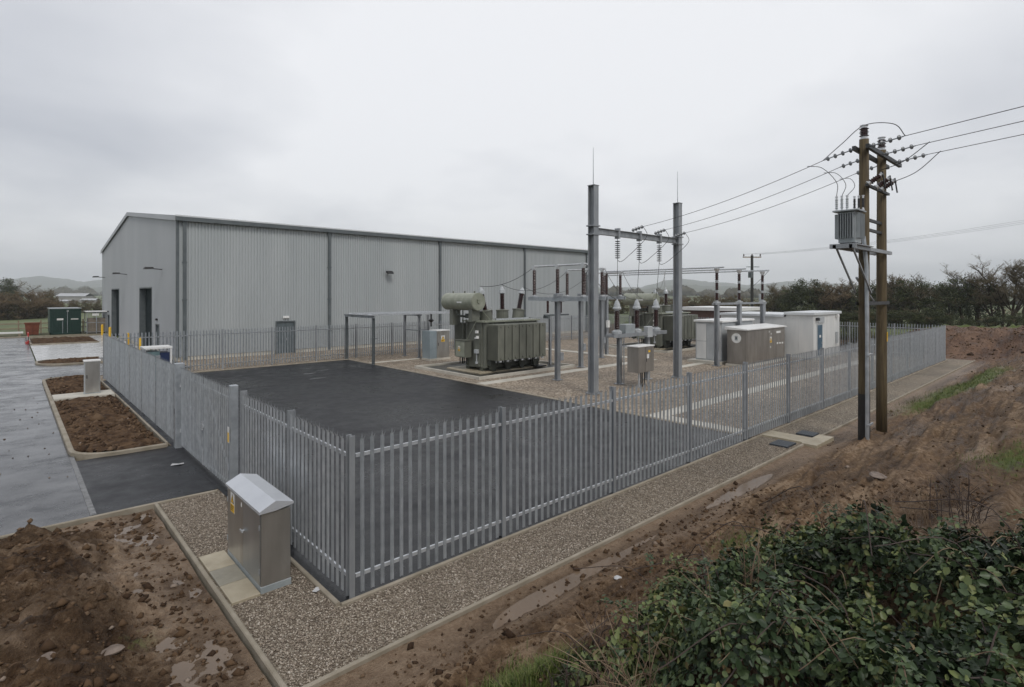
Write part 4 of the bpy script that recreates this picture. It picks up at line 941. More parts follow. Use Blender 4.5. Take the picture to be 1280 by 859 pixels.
for a,c,s,l in (((16.2,16.95,4.86),(17.1,13.4,5.9),.35,'flexible lead from the tilted left bushing to the nearest disconnector'),((17.86,16.95,4.97),(21.8,15.2,5.9),.75,'flexible lead from the upright middle bushing to the middle disconnector'),
                ((19.57,16.95,4.88),(26.7,17.5,5.9),.9,'flexible lead from the tilted right bushing to the farthest disconnector'),
                ((17.1,9.85,5.88),(18.2,8.85,4.15),.3,'loose lead from the nearest disconnector to the left insulator on the stand'),((21.8,12.4,5.88),(19.9,8.85,4.15),.5,'loose lead from the middle disconnector to the middle insulator on the stand'),
                ((26.7,14.7,5.88),(21.6,8.85,4.15),.7,'loose lead from the farthest disconnector to the right insulator on the stand'),
                ((35.0,BY-.45,6.05),(36.6,11.6,4.3),.25,'dark lead sloping from the farthest busbar to the switchroom roof post'),
                ((28.45,12.5,6.0),(34.95,17.45,5.0),.6,'pale lead from the nearest busbar to the farther transformer'),((31.46,14.5,6.0),(36.4,17.45,5.0),.6,'pale lead from the middle busbar to the farther transformer')):
    wire(a,c,s,l,r=.014,mat='wire' if 'pale' not in l else 'alu')
# white outdoor cabinet
t=thing('switchgear_cabinet','large white and grey panelled cabinet standing on a concrete plinth','cabinet',(29.5,9.15,0))
b=MB(); b.bx(-.5,4.6,-.15,2.1,-.1,.16); b.build('plinth',M['concrete'],t)
b=MB(); b.bev(0,4.4,0,1.8,.16,2.62,.015); b.build('body',M['sheet_grey'],t)
for y0,y1,z0,z1,m in ((1.05,1.72,.25,1.35,'sheet_white'),(1.05,1.72,1.39,2.5,'sheet_white'),(.08,.42,.25,1.35,'sheet_white'),(.08,.42,1.39,2.5,'sheet_white'),(.47,1.0,.25,2.5,'sheet_grey')):
    b=MB(); b.bev(-.025,-.001,y0,y1,z0,z1,.005); b.build('door_panel',M[m],t)
b=MB(); b.bev(-.1,4.5,-.1,1.9,2.62,2.74,.02); b.build('lid',M['white'],t)
# stainless switch cabinet
t=thing('ring_main_unit','long brownish stainless steel cabinet with small signs, in front of the switchroom','cabinet',(29.1,7.4,0))
b=MB(); b.bx(-.06,5.85,-.06,1.28,-.1,.12); b.build('plinth',M['concrete'],t)
b=MB(); b.bev(0,5.75,0,1.22,.12,2.22,.012); b.build('body',M['stainless_brown'],t)
b=MB(); b.bev(.1,5.7,-.02,-.001,.2,2.15,.004); b.build('front_door',M['stainless_brown'],t)
b=MB(); b.bev(-.02,-.001,.08,1.15,.2,2.15,.004); b.build('end_door',M['stainless_brown'],t)
b=MB(); 
b.add([(-.1,-.1,2.22),(5.85,-.1,2.22),(5.85,1.32,2.22),(-.1,1.32,2.22),(-.1,-.1,2.28),(5.85,-.1,2.28),(5.85,1.32,2.40),(-.1,1.32,2.40)],[(3,2,1,0),(4,5,6,7),(0,1,5,4),(1,2,6,5),(2,3,7,6),(3,0,4,7)]); b.build('lid',M['white'],t)
b=MB(); b.lathe([(.3,0),(.3,.01)],base=(-.022,.62,1.72),axis=(-1,0,0),n=24); rn=b.build('round_sign',M['white'],t)
b=MB(); b.bx(-.036,-.0335,.53,.71,1.58,1.86); b.build('symbol_panel',M['grey_paint'],rn)
b=MB(); b.bx(-.039,-.0365,.585,.655,1.66,1.78); b.build('symbol_mark',M['black'],rn)
wsign(t,'-y',3.45,-.021,1.28,.28,.38)
for x,z in ((3.2,1.95),(3.4,.95),(3.5,1.8)):
    b=MB(); b.bx(x-.05,x+.05,-.026,-.0235,z,z+.1); b.build('label_plate',M['white'],t)
for x in (4.5,4.9,5.3):
    b=MB(); b.bx(x-.12,x+.12,-.026,-.0235,1.15-.04*(x-4.5),1.25-.04*(x-4.5)); b.build('label_plate',M['white'],t)
b=MB(); b.bx(4.3,5.0,-.026,-.0235,1.85,1.99); b.build('label_plate',M['white'],t)
# switchroom
t=thing('switchroom','flat-roofed white panelled switchroom building with a slate blue door','building',(36,6,0))
b=MB(); b.bx(0,5.2,0,1.75,.1,3.0)
b.bx(.02,5.0,1.76,6.5,.1,2.83)
for y in (0,.01): pass
for x in (1.3,2.6,3.9): b.bx(x-.03,x+.03,-.012,-.001,.12,2.98)
for y in (.9,2.6,3.9,5.2): b.bx(-.012 if y<1.7 else .008,-.001 if y<1.7 else .019,y-.03,y+.03,.12,2.8)
b.build('wall',M['sheet_white'],t)
b=MB(); b.bev(-.12,5.32,-.12,1.87,3.0,3.18,.02); b.bev(-.08,5.1,1.88,6.6,2.83,3.0,.02); b.build('roof',M['roofsheet'],t)
b=MB(); b.bx(-.1,5.3,-.1,6.6,-.1,.1); b.build('base',M['concrete'],t)
b=MB(); b.bx(.62,1.62,-.03,-.002,.1,2.36); fr_=b.build('door_frame',M['sheet_grey'],t)
b=MB(); b.bx(.70,1.54,-.05,-.031,.12,2.30); d=b.build('door',M['blue_door'],t)
b=MB(); b.bx(.95,1.25,-.056,-.051,1.45,1.62); b.build('door_sign',M['white'],d)
b=MB(); b.bx(1.4,1.46,-.09,-.051,1.0,1.15); b.build('handle',M['galv_bright'],d)
b=MB(); b.bev(.75,1.9,-.07,-.002,2.45,2.85,.01); b.build('canopy_sign',M['sheet_grey'],t)
b=MB(); b.bev(.35,.6,-.22,-.01,2.62,2.82,.03); b.build('floodlight',M['black'],t)
b=MB(); b.bev(4.35,4.6,-.2,-.01,2.75,2.95,.03); b.build('wall_lamp',M['white'],t)
b=MB(); b.bev(4.3,4.5,-.16,-.01,.9,1.7,.01); b.build('meter_box',M['sheet_grey'],t)
b=MB(); b.ibeam((36.1,9.3,0),(36.1,9.3,3.95),.16,.16,.014,up=(0,1,0)); b.bx(35.3,36.1,9.25,9.35,3.9,3.98)
sp=b.build('roof_line_post',M['galv_pole']); tag(sp,'grey steel post with a short arm rising behind the long stainless cabinet','post')
b=MB(); b.lathe(sheds(.45,.06,.1,5),base=(35.4,9.3,3.98),n=10); b.build('insulator',M['porcelain_pale'],sp)
t=thing('pallet_stack','stack of fresh yellow timber beside the switchroom','pallet stack',(41.55,9.2,0))
for k in range(5):
    b=MB(); b.bx(-.1,.6,0,1.6,.0+k*.15,.025+k*.15); b.bx(-.1,0,0,1.6,.025+k*.15,.15+k*.15-.005); b.bx(.5,.6,0,1.6,.025+k*.15,.15+k*.15-.005); b.build('pallet',M['pallet'],t)
t=thing('site_cabin','low brown brick building with a white roof behind the farther transformer','building',(56.5,21,-.4))
b=MB(); b.bx(0,6,0,6.2,-.5,2.9); b.bx(-.03,0,2,3,0,2.0); b.build('wall',M['brick'],t)
b=MB(); b.bev(-.3,6.3,-.3,6.5,2.9,3.3,.03); b.build('roof',M['white'],t)
# ------------------------------------------------------------------ loose stones and clods
OCT=np.array([(1,0,0),(0,1,0),(-1,0,0),(0,-1,0),(0,0,1),(0,0,-1)],float); OCF=np.array([(0,1,4),(1,2,4),(2,3,4),(3,0,4),(1,0,5),(2,1,5),(3,2,5),(0,3,5)])
def scatter(name, xy, z, size, mat, flat=.6, tone=None, kind='stuff'):
    n=len(xy); a=rng.uniform(0,6.283,n); s=size[:,None]*rng.uniform(.65,1.3,(n,3)); s[:,2]*=flat
    V=OCT[None]*s[:,None,:]+rng.normal(0,.12,(n,6,3))*size[:,None,None]
    ca,sa=np.cos(a)[:,None],np.sin(a)[:,None]; x=V[...,0]*ca-V[...,1]*sa; y=V[...,0]*sa+V[...,1]*ca
    V=np.stack([x+xy[:,0:1],y+xy[:,1:2],V[...,2]+z[:,None]],-1).reshape(-1,3)
    F=(OCF[None]+(np.arange(n)*6)[:,None,None]).reshape(-1,3)
    t=rng.uniform(0,1,n) if tone is None else tone
    return npmesh(name,V,F,mat,attrs={'tone':('FACE',np.repeat(t,8))},kind=kind)
def rect_pts(n,x0,x1,y0,y1): return np.stack([rng.uniform(x0,x1,n),rng.uniform(y0,y1,n)],1)
pts=np.concatenate([rect_pts(15000,-1.32,5,-1.26,-.1),rect_pts(14000,-1.32,-.26,-.1,6.05),rect_pts(9000,5,13,-1.26,-.1)])
k=~((pts[:,0]<-.92)&(pts[:,1]>.98)&(pts[:,1]<2.87))&~((pts[:,0]<-.46)&(pts[:,0]>-.96)&(pts[:,1]>1)&(pts[:,1]<2.72))
pts=pts[k]; scatter('gravel_stones',pts,np.full(len(pts),-.008),rng.uniform(.009,.019,len(pts)),M['pebbles'])
p1=rect_pts(2600,-3,9,-6.2,-1.45); z1=bank_h(p1[:,0],p1[:,1]); p2=rect_pts(2600,-5.5,-1.5,-1.2,6.0); z2=verge_h(p2[:,0],p2[:,1])
pp=np.concatenate([p1,p2]); zz_=np.concatenate([z1,z2]); sz=rng.gamma(1.6,.012,len(pp))+.006
mudclod=leafmat('mud_clods',[(0,(.035,.019,.010)),(.8,(.105,.064,.035)),(.985,(.15,.10,.062)),(1,(.26,.21,.17))],.85)
p3=rect_pts(2600,-2.25,-.4,11.3,27.8); p3[:,1]=np.where(p3[:,1]>21.4,p3[:,1]+1.75,p3[:,1]); pp=np.concatenate([pp,p3]); zz_=np.concatenate([zz_,np.full(2600,.07)]); p4=rect_pts(1500,44.5,54,-5,6); p5=rect_pts(3000,6,40,-6.5,-1.7); p5[900:]=rect_pts(2100,-3,9,-6.2,-1.6); pp=np.concatenate([pp,p4,p5]); zz_=np.concatenate([zz_,bank_h(p4[:,0],p4[:,1]),bank_h(p5[:,0],p5[:,1])]); sz=rng.gamma(1.6,.012,len(pp))+.006; sz[-7100:-4500]*=1.5; sz[-4500:-3000]*=1.6; sz[-3000:]*=.8
scatter('mud_clods',pp,zz_+sz*.2,sz,mudclod,.75)
rp=rect_pts(70,-6,-2.6,8,26); scatter('road_debris',rp,np.full(70,.004),rng.uniform(.012,.04,70),mudclod,.5)
for i,(x,y,s,l) in enumerate(((-2.75,.55,.085,'smooth reddish flat stone lying in the mud left of the bottom kerb'),(-3.35,.35,.075,'small pale stone in the left mud, nearest the bottom edge'),(3.3,-2.25,.05,'small white stone on the mud beside the puddle under the front kerb'),(9.4,-4.2,.14,'brown boulder half sunk in the mud bank above the brambles'))):
    h=(verge_h if x<-1.4 else bank_h)(np.array([x]),np.array([y]))[0]; b=MB()
    b.lathe([(.3*s,-.4*s),(.95*s,-.2*s),(1.1*s,.05*s),(.8*s,.3*s),(.3*s,.42*s)],n=9)
    for j,v in enumerate(b.v): b.v[j]=tuple(c*(1+random.uniform(-.15,.15))*(1.25 if q==0 else 1) for q,c in enumerate(v))
    o=b.build('stone',M['stone'] if i!=2 else M['paper']); o.location=(x,y,h+.02); o.rotation_euler=(0,0,i*1.3); tag(o,l,'stone')
# ------------------------------------------------------------------ leaves, brambles, grass
def leaves(name, C, N, size, mat, tone, parent=None, fold=.22, wid=.62, **kw):
    """folded leaf blades at centres C with normals N"""
    n=len(C); N=N/np.linalg.norm(N,axis=1,keepdims=True); r=rng.normal(0,1,(n,3)); T=np.cross(N,r); T/=np.linalg.norm(T,axis=1,keepdims=True)+1e-9; B=np.cross(N,T)
    s=size[:,None]; w=s*wid*.5
    base=C-T*s*.5; tip=C+T*s*.55-N*s*.08; mid=C-N*s*fold*.3
    l1=C-T*s*.18+B*w+N*s*fold*.35; r1=C-T*s*.18-B*w+N*s*fold*.35; l2=C+T*s*.2+B*w*.85+N*s*fold*.3; r2=C+T*s*.2-B*w*.85+N*s*fold*.3
    V=np.stack([base,l1,l2,tip,r2,r1,mid],1).reshape(-1,3)
    f=np.array([(0,6,1),(1,6,2),(2,6,3),(3,6,4),(4,6,5),(5,6,0)]); F=(f[None]+(np.arange(n)*7)[:,None,None]).reshape(-1,3)
    return npmesh(name,V,F,mat,parent,attrs={'tone':('FACE',np.repeat(tone,6))},smooth=False,**kw)
def bush_h(p,q):
    """height of the bramble mass above the bank"""
    e=-3.42-.55*fbm(p*.9,q*.5,5)*1.3-q-.25*fbm(p*2.6,q*2.6,6) - .18*np.clip(p-2.2,0,3)*1.2
    a=sst(0,1.0,e)*sst(.0,.8,p+(q+3.4)*-.10+.25*fbm(q*1.3,p,9)*2)*sst(5.6,3.4,p)*1.0
    return a*(.62+.45*fbm(p*1.1,q*1.1,13,4)+.30*fbm(p*2.9,q*2.9,19,3))*(.30+.70*sst(-.42,-.02,fbm(p*1.5,q*1.5,83,4)))
def bramble(label, x0,x1,y0,y1,nl,seed):
    t=thing('bramble_bush',label,'bramble bush',((x0+x1)/2,(y0+y1)/2,0)); cx,cy_=(x0+x1)/2,(y0+y1)/2
    P=rect_pts(nl*3,x0,x1,y0,y1); h=bush_h(P[:,0],P[:,1]); k=h>.08; P=P[k][:nl]; h=h[k][:nl]; n=len(P)
    dep=rng.beta(1.0,3.2,n); z=bank_h(P[:,0],P[:,1])+h*(1-dep*.9)+rng.normal(0,.03,n)
    e=.05; gx=(bush_h(P[:,0]+e,P[:,1])-h)/e; gy_=(bush_h(P[:,0],P[:,1]+e)-h)/e
    base=np.stack([P[:,0]-cx,P[:,1]-cy_,z],1)
    # three leaflets per leaf
    N0=np.stack([-gx*.6,-gy_*.6+.0,np.full(n,.9)],1)+rng.normal(0,.42,(n,3))
    tone0=np.clip(rng.normal(.50,.2,n)+.36*fbm(P[:,0]*1.5,P[:,1]*1.5,23)*2,0,.92); yl=rng.random(n)<.02; tone0[yl]=rng.uniform(.85,1,yl.sum())
    C=[];N=[];T=[];S=[]
    for j in range(3):
        off=rng.normal(0,.028,(n,3)); C.append(base+off); N.append(N0+rng.normal(0,.25,(n,3))); T.append(np.clip(tone0+rng.normal(0,.05,n),0,1)); S.append(rng.uniform(.032,.082,n))
    leaves('leaves',np.concatenate(C),np.concatenate(N),np.concatenate(S),M['bramble'],np.concatenate(T),t,wid=.72)
    # stray leafy shoots above the mass
    r=random.Random(seed+1); m=MB(); SC_=[];SN=[];ST=[];SS=[]
    while len(SC_)<2600:
        x=r.uniform(x0,x1); y=r.uniform(y0,y1); hh=float(bush_h(np.array([x]),np.array([y]))[0])
        if hh<.12: continue
        z=float(bank_h(np.array([x]),np.array([y]))[0])+hh*.7; a=r.uniform(0,6.28); L=r.uniform(.25,.75); up=r.uniform(.15,.42); tn=r.uniform(.35,.85)
        c=curve([(x-cx,y-cy_,z),(x-cx+L*.45*math.cos(a),y-cy_+L*.45*math.sin(a),z+up),(x-cx+L*math.cos(a),y-cy_+L*math.sin(a),z+up*r.uniform(.2,.9))],14); m.tube(c,.004,4)
        for k,q in enumerate(c[3:]):
            for j in range(3):
                SC_.append(q+Vector((r.gauss(0,.03),r.gauss(0,.03),r.gauss(.0,.02)))); SN.append((r.gauss(0,.45),r.gauss(0,.45),.9)); ST.append(min(1,max(0,tn+r.gauss(0,.08)))); SS.append(r.uniform(.028,.055))
    m.build('shoots',M['cane'],t,kind='stuff'); leaves('shoot_leaves',np.array(SC_),np.array(SN),np.array(SS),M['bramble'],np.array(ST),t,wid=.72)
    m=MB(); r=random.Random(seed)
    for i in range(170):
        x=r.uniform(x0,x1); y=r.uniform(y0,y1); hh=float(bush_h(np.array([x]),np.array([y]))[0])
        if hh<.15: continue
        z=float(bank_h(np.array([x]),np.array([y]))[0]); a=r.uniform(0,6.28); L=r.uniform(.5,1.3); up=hh+r.uniform(-.1,.22)
        pts=[(x-cx,y-cy_,z),(x-cx+L*.35*math.cos(a),y-cy_+L*.35*math.sin(a),z+up),(x-cx+L*math.cos(a),y-cy_+L*math.sin(a),z+up*r.uniform(.5,.95))]
        m.tube(curve(pts,8),[.006]*0 or .0055,4)
    m.build('canes',M['cane_dark'],t,kind='stuff')
    m=MB()
    for i in range(120):
        x=r.uniform(x0,x1); y=r.uniform(y0,y1); hh=float(bush_h(np.array([x]),np.array([y]))[0])
        if hh<.1: continue
        z=float(bank_h(np.array([x]),np.array([y]))[0])+hh*.75; a=r.uniform(0,6.28); L=r.uniform(.3,.9)
        m.tube(curve([(x-cx,y-cy_,z),(x-cx+L*.5*math.cos(a),y-cy_+L*.5*math.sin(a),z+r.uniform(.08,.25)),(x-cx+L*math.cos(a),y-cy_+L*math.sin(a),z+r.uniform(-.2,.15))],8),.004,4)
    m.build('dead_canes',M['cane'],t,kind='stuff')
bramble('dense dark green bramble bush spreading over the lower right of the mud bank',-1,5.8,-9.2,-3.0,18000,3)
def dead_stems(label,x,y,n,H,spread,seed,mat='cane',lean=(0,0)):
    r=random.Random(seed); z=float(bank_h(np.array([x]),np.array([y]))[0]); t=thing('dead_stems',label,'dead stems',(x,y,z-.05)); m=MB()
    for i in range(n):
        a=r.uniform(0,6.28); s=r.uniform(0,spread); L=H*r.uniform(.5,1.1); bx_,by_=r.gauss(0,.16),r.gauss(0,.16)
        p=[(bx_,by_,0),(bx_+s*.35*math.cos(a)+lean[0]*.4,by_+s*.35*math.sin(a)+lean[1]*.4,L*.6),(bx_+s*math.cos(a)+lean[0],by_+s*math.sin(a)+lean[1],L*r.uniform(.7,1))]
        c=curve(p,10); m.tube(c,[.007*(1-.7*k/len(c)) for k in range(len(c))],4)
        for k in range(2):
            q=c[len(c)//3+k*2]; e=q+Vector((r.uniform(-.22,.22),r.uniform(-.22,.22),r.uniform(.03,.22))); m.tube([q,e],[.004,.0015],3)
    m.build('stems',M[mat],t); return t
dead_stems('pale brown dead stems standing up behind the brambles at the right edge',5.9,-5.55,30,.75,.5,5,lean=(.1,.1))
dead_stems('dark bare stems rising from the right end of the brambles',6.0,-6.1,22,.75,.4,6,'cane_dark')
dead_stems('long pale cane leaning across the upper right of the brambles',4.5,-6.2,9,.75,.9,7,lean=(.2,-.2))
dead_stems('thin dark twigs at the left edge of the bramble bush above the grass tuft',.25,-4.1,22,.7,.55,8,'cane_dark')
dead_stems('spray of pale dead canes behind the right end of the brambles',5.2,-5.0,26,.9,.7,17,lean=(.15,.2))
dead_stems('sparse dark twigs on bare mud above the middle of the brambles',3.4,-3.6,12,.45,.6,9,'cane_dark')
dead_stems('tangle of pale dead stems at the lower left edge of the brambles',.3,-4.7,40,.8,.8,12,lean=(-.2,.1))
dead_stems('dark twiggy stems behind the grass tuft at the bottom edge',-.5,-4.3,30,.6,.5,13,'cane_dark')
dead_stems('knot of brown stems breaking through the middle of the brambles',2.2,-4.9,30,1.15,.7,14)
dead_stems('bare reddish stems along the upper left rim of the brambles',1.3,-3.75,34,.5,.7,15,'cane_dark')
dead_stems('thin brown stems hanging over the front of the brambles at the bottom edge',.9,-5.6,26,.95,.6,10,lean=(-.2,.2))
def tuft(name,pts,hmin,hmax,label=None,cat=None,kind=None):
    n=len(pts); z=bank_h(pts[:,0],pts[:,1])-.01; a=rng.uniform(0,6.283,n); L=rng.uniform(hmin,hmax,n); ln=rng.uniform(.2,.9,n)*L; w=rng.uniform(.0025,.005,n)
    d=np.stack([np.cos(a),np.sin(a),0*a],1); s=np.stack([-np.sin(a),np.cos(a),0*a],1)*w[:,None]; o=np.concatenate([pts,z[:,None]],1); up=np.array([0,0,1.])
    m1=o+d*(ln*.35)[:,None]+up*(L*.65)[:,None]; tp=o+d*ln[:,None]+up*(L*.9)[:,None]
    V=np.stack([o-s,o+s,m1+s*.8,m1-s*.8,tp],1).reshape(-1,3); f=np.array([(0,1,2),(0,2,3),(3,2,4)]); F=(f[None]+(np.arange(n)*5)[:,None,None]).reshape(-1,3)
    return npmesh(name,V,F,M['grassblade'],attrs={'tone':('FACE',np.repeat(rng.uniform(0,1,n),3))},kind=kind or 'stuff')
g1=np.stack([rng.normal(.35,.3,3200),rng.normal(-3.25,.2,3200)],1); tuft('grass',g1,.06,.22)
g2=rect_pts(16000,17,40,-5,-1.5); k=bgrass(g2[:,0],g2[:,1])>rng.uniform(.3,.75,len(g2)); tuft('grass',g2[k],.06,.18)
g3=np.concatenate([np.stack([rng.normal(11,.9,900),rng.normal(-6.0,.35,900)],1),np.stack([rng.normal(5,.5,350),rng.normal(-3.4,.2,350)],1)]); tuft('grass',g3,.03,.1)
# ------------------------------------------------------------------ trees
def branchy(seed, H, spread, trunk_r, levels=4, crown0=.25, droop=0., multi=1, twig=1.0):
    """returns (wood tubes MB, twig segments) for a bare tree"""
    r=random.Random(seed); wood=MB(); tw=[]
    def grow(p,d,L,rad,lev):
        n=3; pts=[p]; cur=d.copy()
        for i in range(n):
            cur=(cur+Vector((r.gauss(0,.16),r.gauss(0,.16),r.gauss(.05,.08)-droop*.1))).normalized(); pts.append(pts[-1]+cur*(L/n))
        if lev<=levels-2 or rad>.02: wood.tube(pts,[max(rad*(1-.5*i/n),.006) for i in range(n+1)],5 if rad>.05 else 3,cap=False)
        else:
            for a,b in zip(pts[:-1],pts[1:]): tw.append((a,b,max(rad,.008)))
        if lev>=levels: return
        k=r.randint(3,5) if lev<levels-1 else r.randint(5,8)
        for i in range(k):
            f=r.uniform(.3,1) if lev else r.uniform(crown0,1); idx=min(int(f*n),n-1); q=pts[idx].lerp(pts[idx+1],f*n-idx) if idx<n else pts[-1]
            a=r.uniform(0,6.283); out=Vector((math.cos(a),math.sin(a),r.uniform(-.1,.9)-droop)); nd=(cur*.55+out*spread).normalized()
            grow(q,nd,L*r.uniform(.42,.7),rad*r.uniform(.38,.6),lev+1)
    for k in range(multi):
        off=Vector((r.gauss(0,.35),r.gauss(0,.35),0)) if multi>1 else Vector((0,0,0))
        grow(off,Vector((r.gauss(0,.12 if multi==1 else .3),r.gauss(0,.12 if multi==1 else .3),1)).normalized(),H*r.uniform(.55,.7),trunk_r,0)
    return wood,tw
def twigmesh(tw, width, seed):
    r=np.random.default_rng(seed); A=np.array([t[0] for t in tw]); B=np.array([t[1] for t in tw])
    # split into fine side twigs too
    ex=[];ey=[]
    for k in range(3):
        f=r.uniform(.1,1,len(A))[:,None]; p=A+(B-A)*f; L=np.linalg.norm(B-A,axis=1,keepdims=True)
        q=p+(r.normal(0,1,(len(A),3))+np.array([0,0,.5]))*L*.55; ex.append(p);ey.append(q)
    A=np.concatenate([A]+ex); B=np.concatenate([B]+ey); d=B-A; s=np.cross(d,r.normal(0,1,d.shape)); s/=np.linalg.norm(s,axis=1,keepdims=True)+1e-9; s*=width
    s2=np.cross(d,s); s2/=np.linalg.norm(s2,axis=1,keepdims=True)+1e-9; s2*=width
    V=np.stack([A-s,A+s,A+s2*1.2,B],1).reshape(-1,3); n=len(A)
    f=np.array([(0,1,3),(1,2,3),(2,0,3)]); F=(f[None]+(np.arange(n)*4)[:,None,None]).reshape(-1,3); return V,F
_proto={}
def tree_proto(kind):
    if kind in _proto: return _proto[kind]
    t=bpy.data.objects.new('tree_source',None)
    if kind=='bare': w,tw=branchy(21,8.5,.95,.17,4); V,F=twigmesh(tw,.011,1); mt='twig'
    elif kind=='bare2': w,tw=branchy(34,8,1.1,.15,4,multi=2); V,F=twigmesh(tw,.011,2); mt='twig'
    elif kind=='thicket': w,tw=branchy(45,6,1.0,.09,4,crown0=.05,multi=5); V,F=twigmesh(tw,.016,3); mt='twig'
    elif kind=='russet': w,tw=branchy(58,5,1.15,.07,4,crown0=.03,multi=6); V,F=twigmesh(tw,.022,4); mt='twig_red'
    elif kind in('evergreen','ivy'): w,tw=branchy(66 if kind=='ivy' else 77,7,1.0,.16,3,crown0=.1,multi=2); V,F=twigmesh(tw,.016,5); mt='twig'
    tm=w.build('trunk',M['bark'],None); COL.objects.unlink(tm)
    cm=npmesh('crown',V,F,M[mt]); COL.objects.unlink(cm)
    extra=None
    if kind in ('evergreen','ivy','thicket','russet'):
        r=np.random.default_rng(9); n={'evergreen':9000,'ivy':6500,'thicket':2600,'russet':1500}[kind]; H={'evergreen':6.6,'ivy':6.2,'thicket':4.5,'russet':3.6}[kind]
        # clumps spread through an uneven crown volume
        k=70; ph=r.uniform(0,6.28,k); hh=r.uniform(.08,.97,k); rr=np.sqrt(r.random(k))*(1-.55*np.abs(hh-.42)*1.5)*H*.42
        cc=np.stack([np.cos(ph)*rr,np.sin(ph)*rr,hh*H],1); ci=r.integers(0,k,n); C=cc[ci]+r.normal(0,1,(n,3))*np.array([.42,.42,.30])*r.uniform(.6,1.3,k)[ci][:,None]
        C[:,2]=np.abs(C[:,2]); N=r.normal(0,1,(n,3))+np.array([0,0,.8]); tone=np.clip(r.normal(.45,.18,n)+(r.uniform(-.25,.25,k))[ci],0,1)
        extra=leaves('foliage',C,N,r.uniform(.12,.24,n),M['ivy' if kind in('evergreen','ivy') else 'browse'],tone); COL.objects.unlink(extra)
    _proto[kind]=(tm.data,cm.data,extra.data if extra else None); return _proto[kind]
def tree(kind,label,x,y,z,s,rz,group,cat='tree',name='hedgerow_tree',sz=None):
    t=thing(name,label,cat,(x,y,z),rz,group); t.scale=(s,s,sz or s); a,c,e=tree_proto(kind)
    link('trunk',a,t); link('crown',c,t)
    if e: link('foliage',e,t)
    return t
ORD=['first','second','third','fourth','fifth','sixth','seventh','eighth','ninth','tenth','eleventh','twelfth','thirteenth','fourteenth','fifteenth','sixteenth','seventeenth','eighteenth','nineteenth','twentieth','twenty-first','twenty-second','twenty-third','twenty-fourth']
# right-hand hedgerow behind the far fence, left to right:  (photo column, distance, kind, scale)
HED=[(965,104,'thicket',1.12),(988,100,'ivy',.92),(1008,98,'evergreen',1.13),(1024,99,'evergreen',.98),(1046,96,'russet',1.35),(1064,95,'thicket',1.2),(1084,93,'ivy',1.05),(1104,91,'thicket',1.25),(1122,90,'thicket',1.32),(1138,88,'ivy',1.15),(1152,87,'bare2',.92),(1168,86,'evergreen',1.0),(1183,84,'bare2',.9),(1198,82,'ivy',1.15),(1212,82,'bare',1.0),(1226,80,'ivy',1.15),(1238,78,'bare2',1.1),(1252,77,'bare',1.12),(1266,76,'bare2',1.3),(1282,74,'bare',1.38),(1300,73,'bare2',1.35)]
ADJ={'thicket':'brown thicket of hedge stems','ivy':'dark ivy-covered hedgerow tree','evergreen':'dense dark evergreen tree','russet':'reddish brown bushy shrub','bare':'tall bare winter tree','bare2':'bare many-stemmed winter tree'}
for i,(px_,Y,k_,s_) in enumerate(HED):
    x,y=W(px_,Y); tree(k_,f'{ADJ[k_]}, {ORD[i]} from the left in the hedgerow beyond the far fence',x,y,-.5,s_,i*1.7,'trees of the right hedgerow')
for i,(px_,Y,s_) in enumerate(((1046,76,.5),(1066,75,.46),(1086,74,.55),(1106,74,.48),(1126,73,.54),(1146,72,.5),(1164,72,.56),(1184,72,.42),(1208,71,.36),(1240,70,.38),(1268,68,.5))):
    x,y=W(px_,Y); tree('ivy' if i%3 else 'evergreen',f'low dark shrub, {ORD[i]} from the left at the foot of the right hedgerow',x,y,-.4,s_*1.15,i*2.3,'shrubs under the right hedgerow',cat='shrub',name='hedge_shrub',sz=s_*.8)
for i in range(11):
    tree('thicket' if i%3==1 else 'ivy',f'knee-high dark scrub, {ORD[i]} along the outside of the far fence',46.4+(i*37%5)*.5,2.6+i*2.3,-.25,.36+.05*(i%3),i*2.9,'scrub outside the far fence',cat='shrub',name='low_scrub',sz=.25+.04*(i%4))
# lower brown hedge behind the switchyard
MID=[(752,150,1.0),(776,145,1.05),(800,150,1.1),(826,140,1.0),(850,142,1.1),(876,136,1.1),(900,130,1.15),(922,124,1.15),(945,116,1.1)]
for i,(px_,Y,s_) in enumerate(MID):
    x,y=W(px_,Y); tree('thicket' if i%2 else 'russet',f'low brown bush, {ORD[i]} from the left in the hedge behind the switchyard',x,y,-2.2,s_*1.5,i*2.1,'bushes behind the switchyard',cat='bush',name='hedge_bush',sz=s_*(.95 if i%2 else 1.1))
LEF=[(-14,124,'russet',1.15),(6,118,'russet',1.2),(24,122,'russet',1.25),(42,126,'russet',1.2),(58,134,'thicket',1.05),(72,150,'thicket',.62),(90,158,'thicket',.58),(108,160,'thicket',.6),(124,158,'thicket',.6),(3,190,'evergreen',1.45)]
for i,(px_,Y,k_,s_) in enumerate(LEF):
    x,y=W(px_,Y); tree(k_,(f'{["russet brown","low dark"][k_=="thicket"]} bush, {ORD[i]} from the left beyond the road end' if k_!='evergreen' else 'rounded dark tree standing behind the russet bushes at the left edge'),x,y,-2.6 if s_>.8 else -1.8,s_*1.28,i*1.3,'bushes beyond the road',cat='bush' if k_!='evergreen' else 'tree',name='roadside_bush' if k_!='evergreen' else 'round_tree')
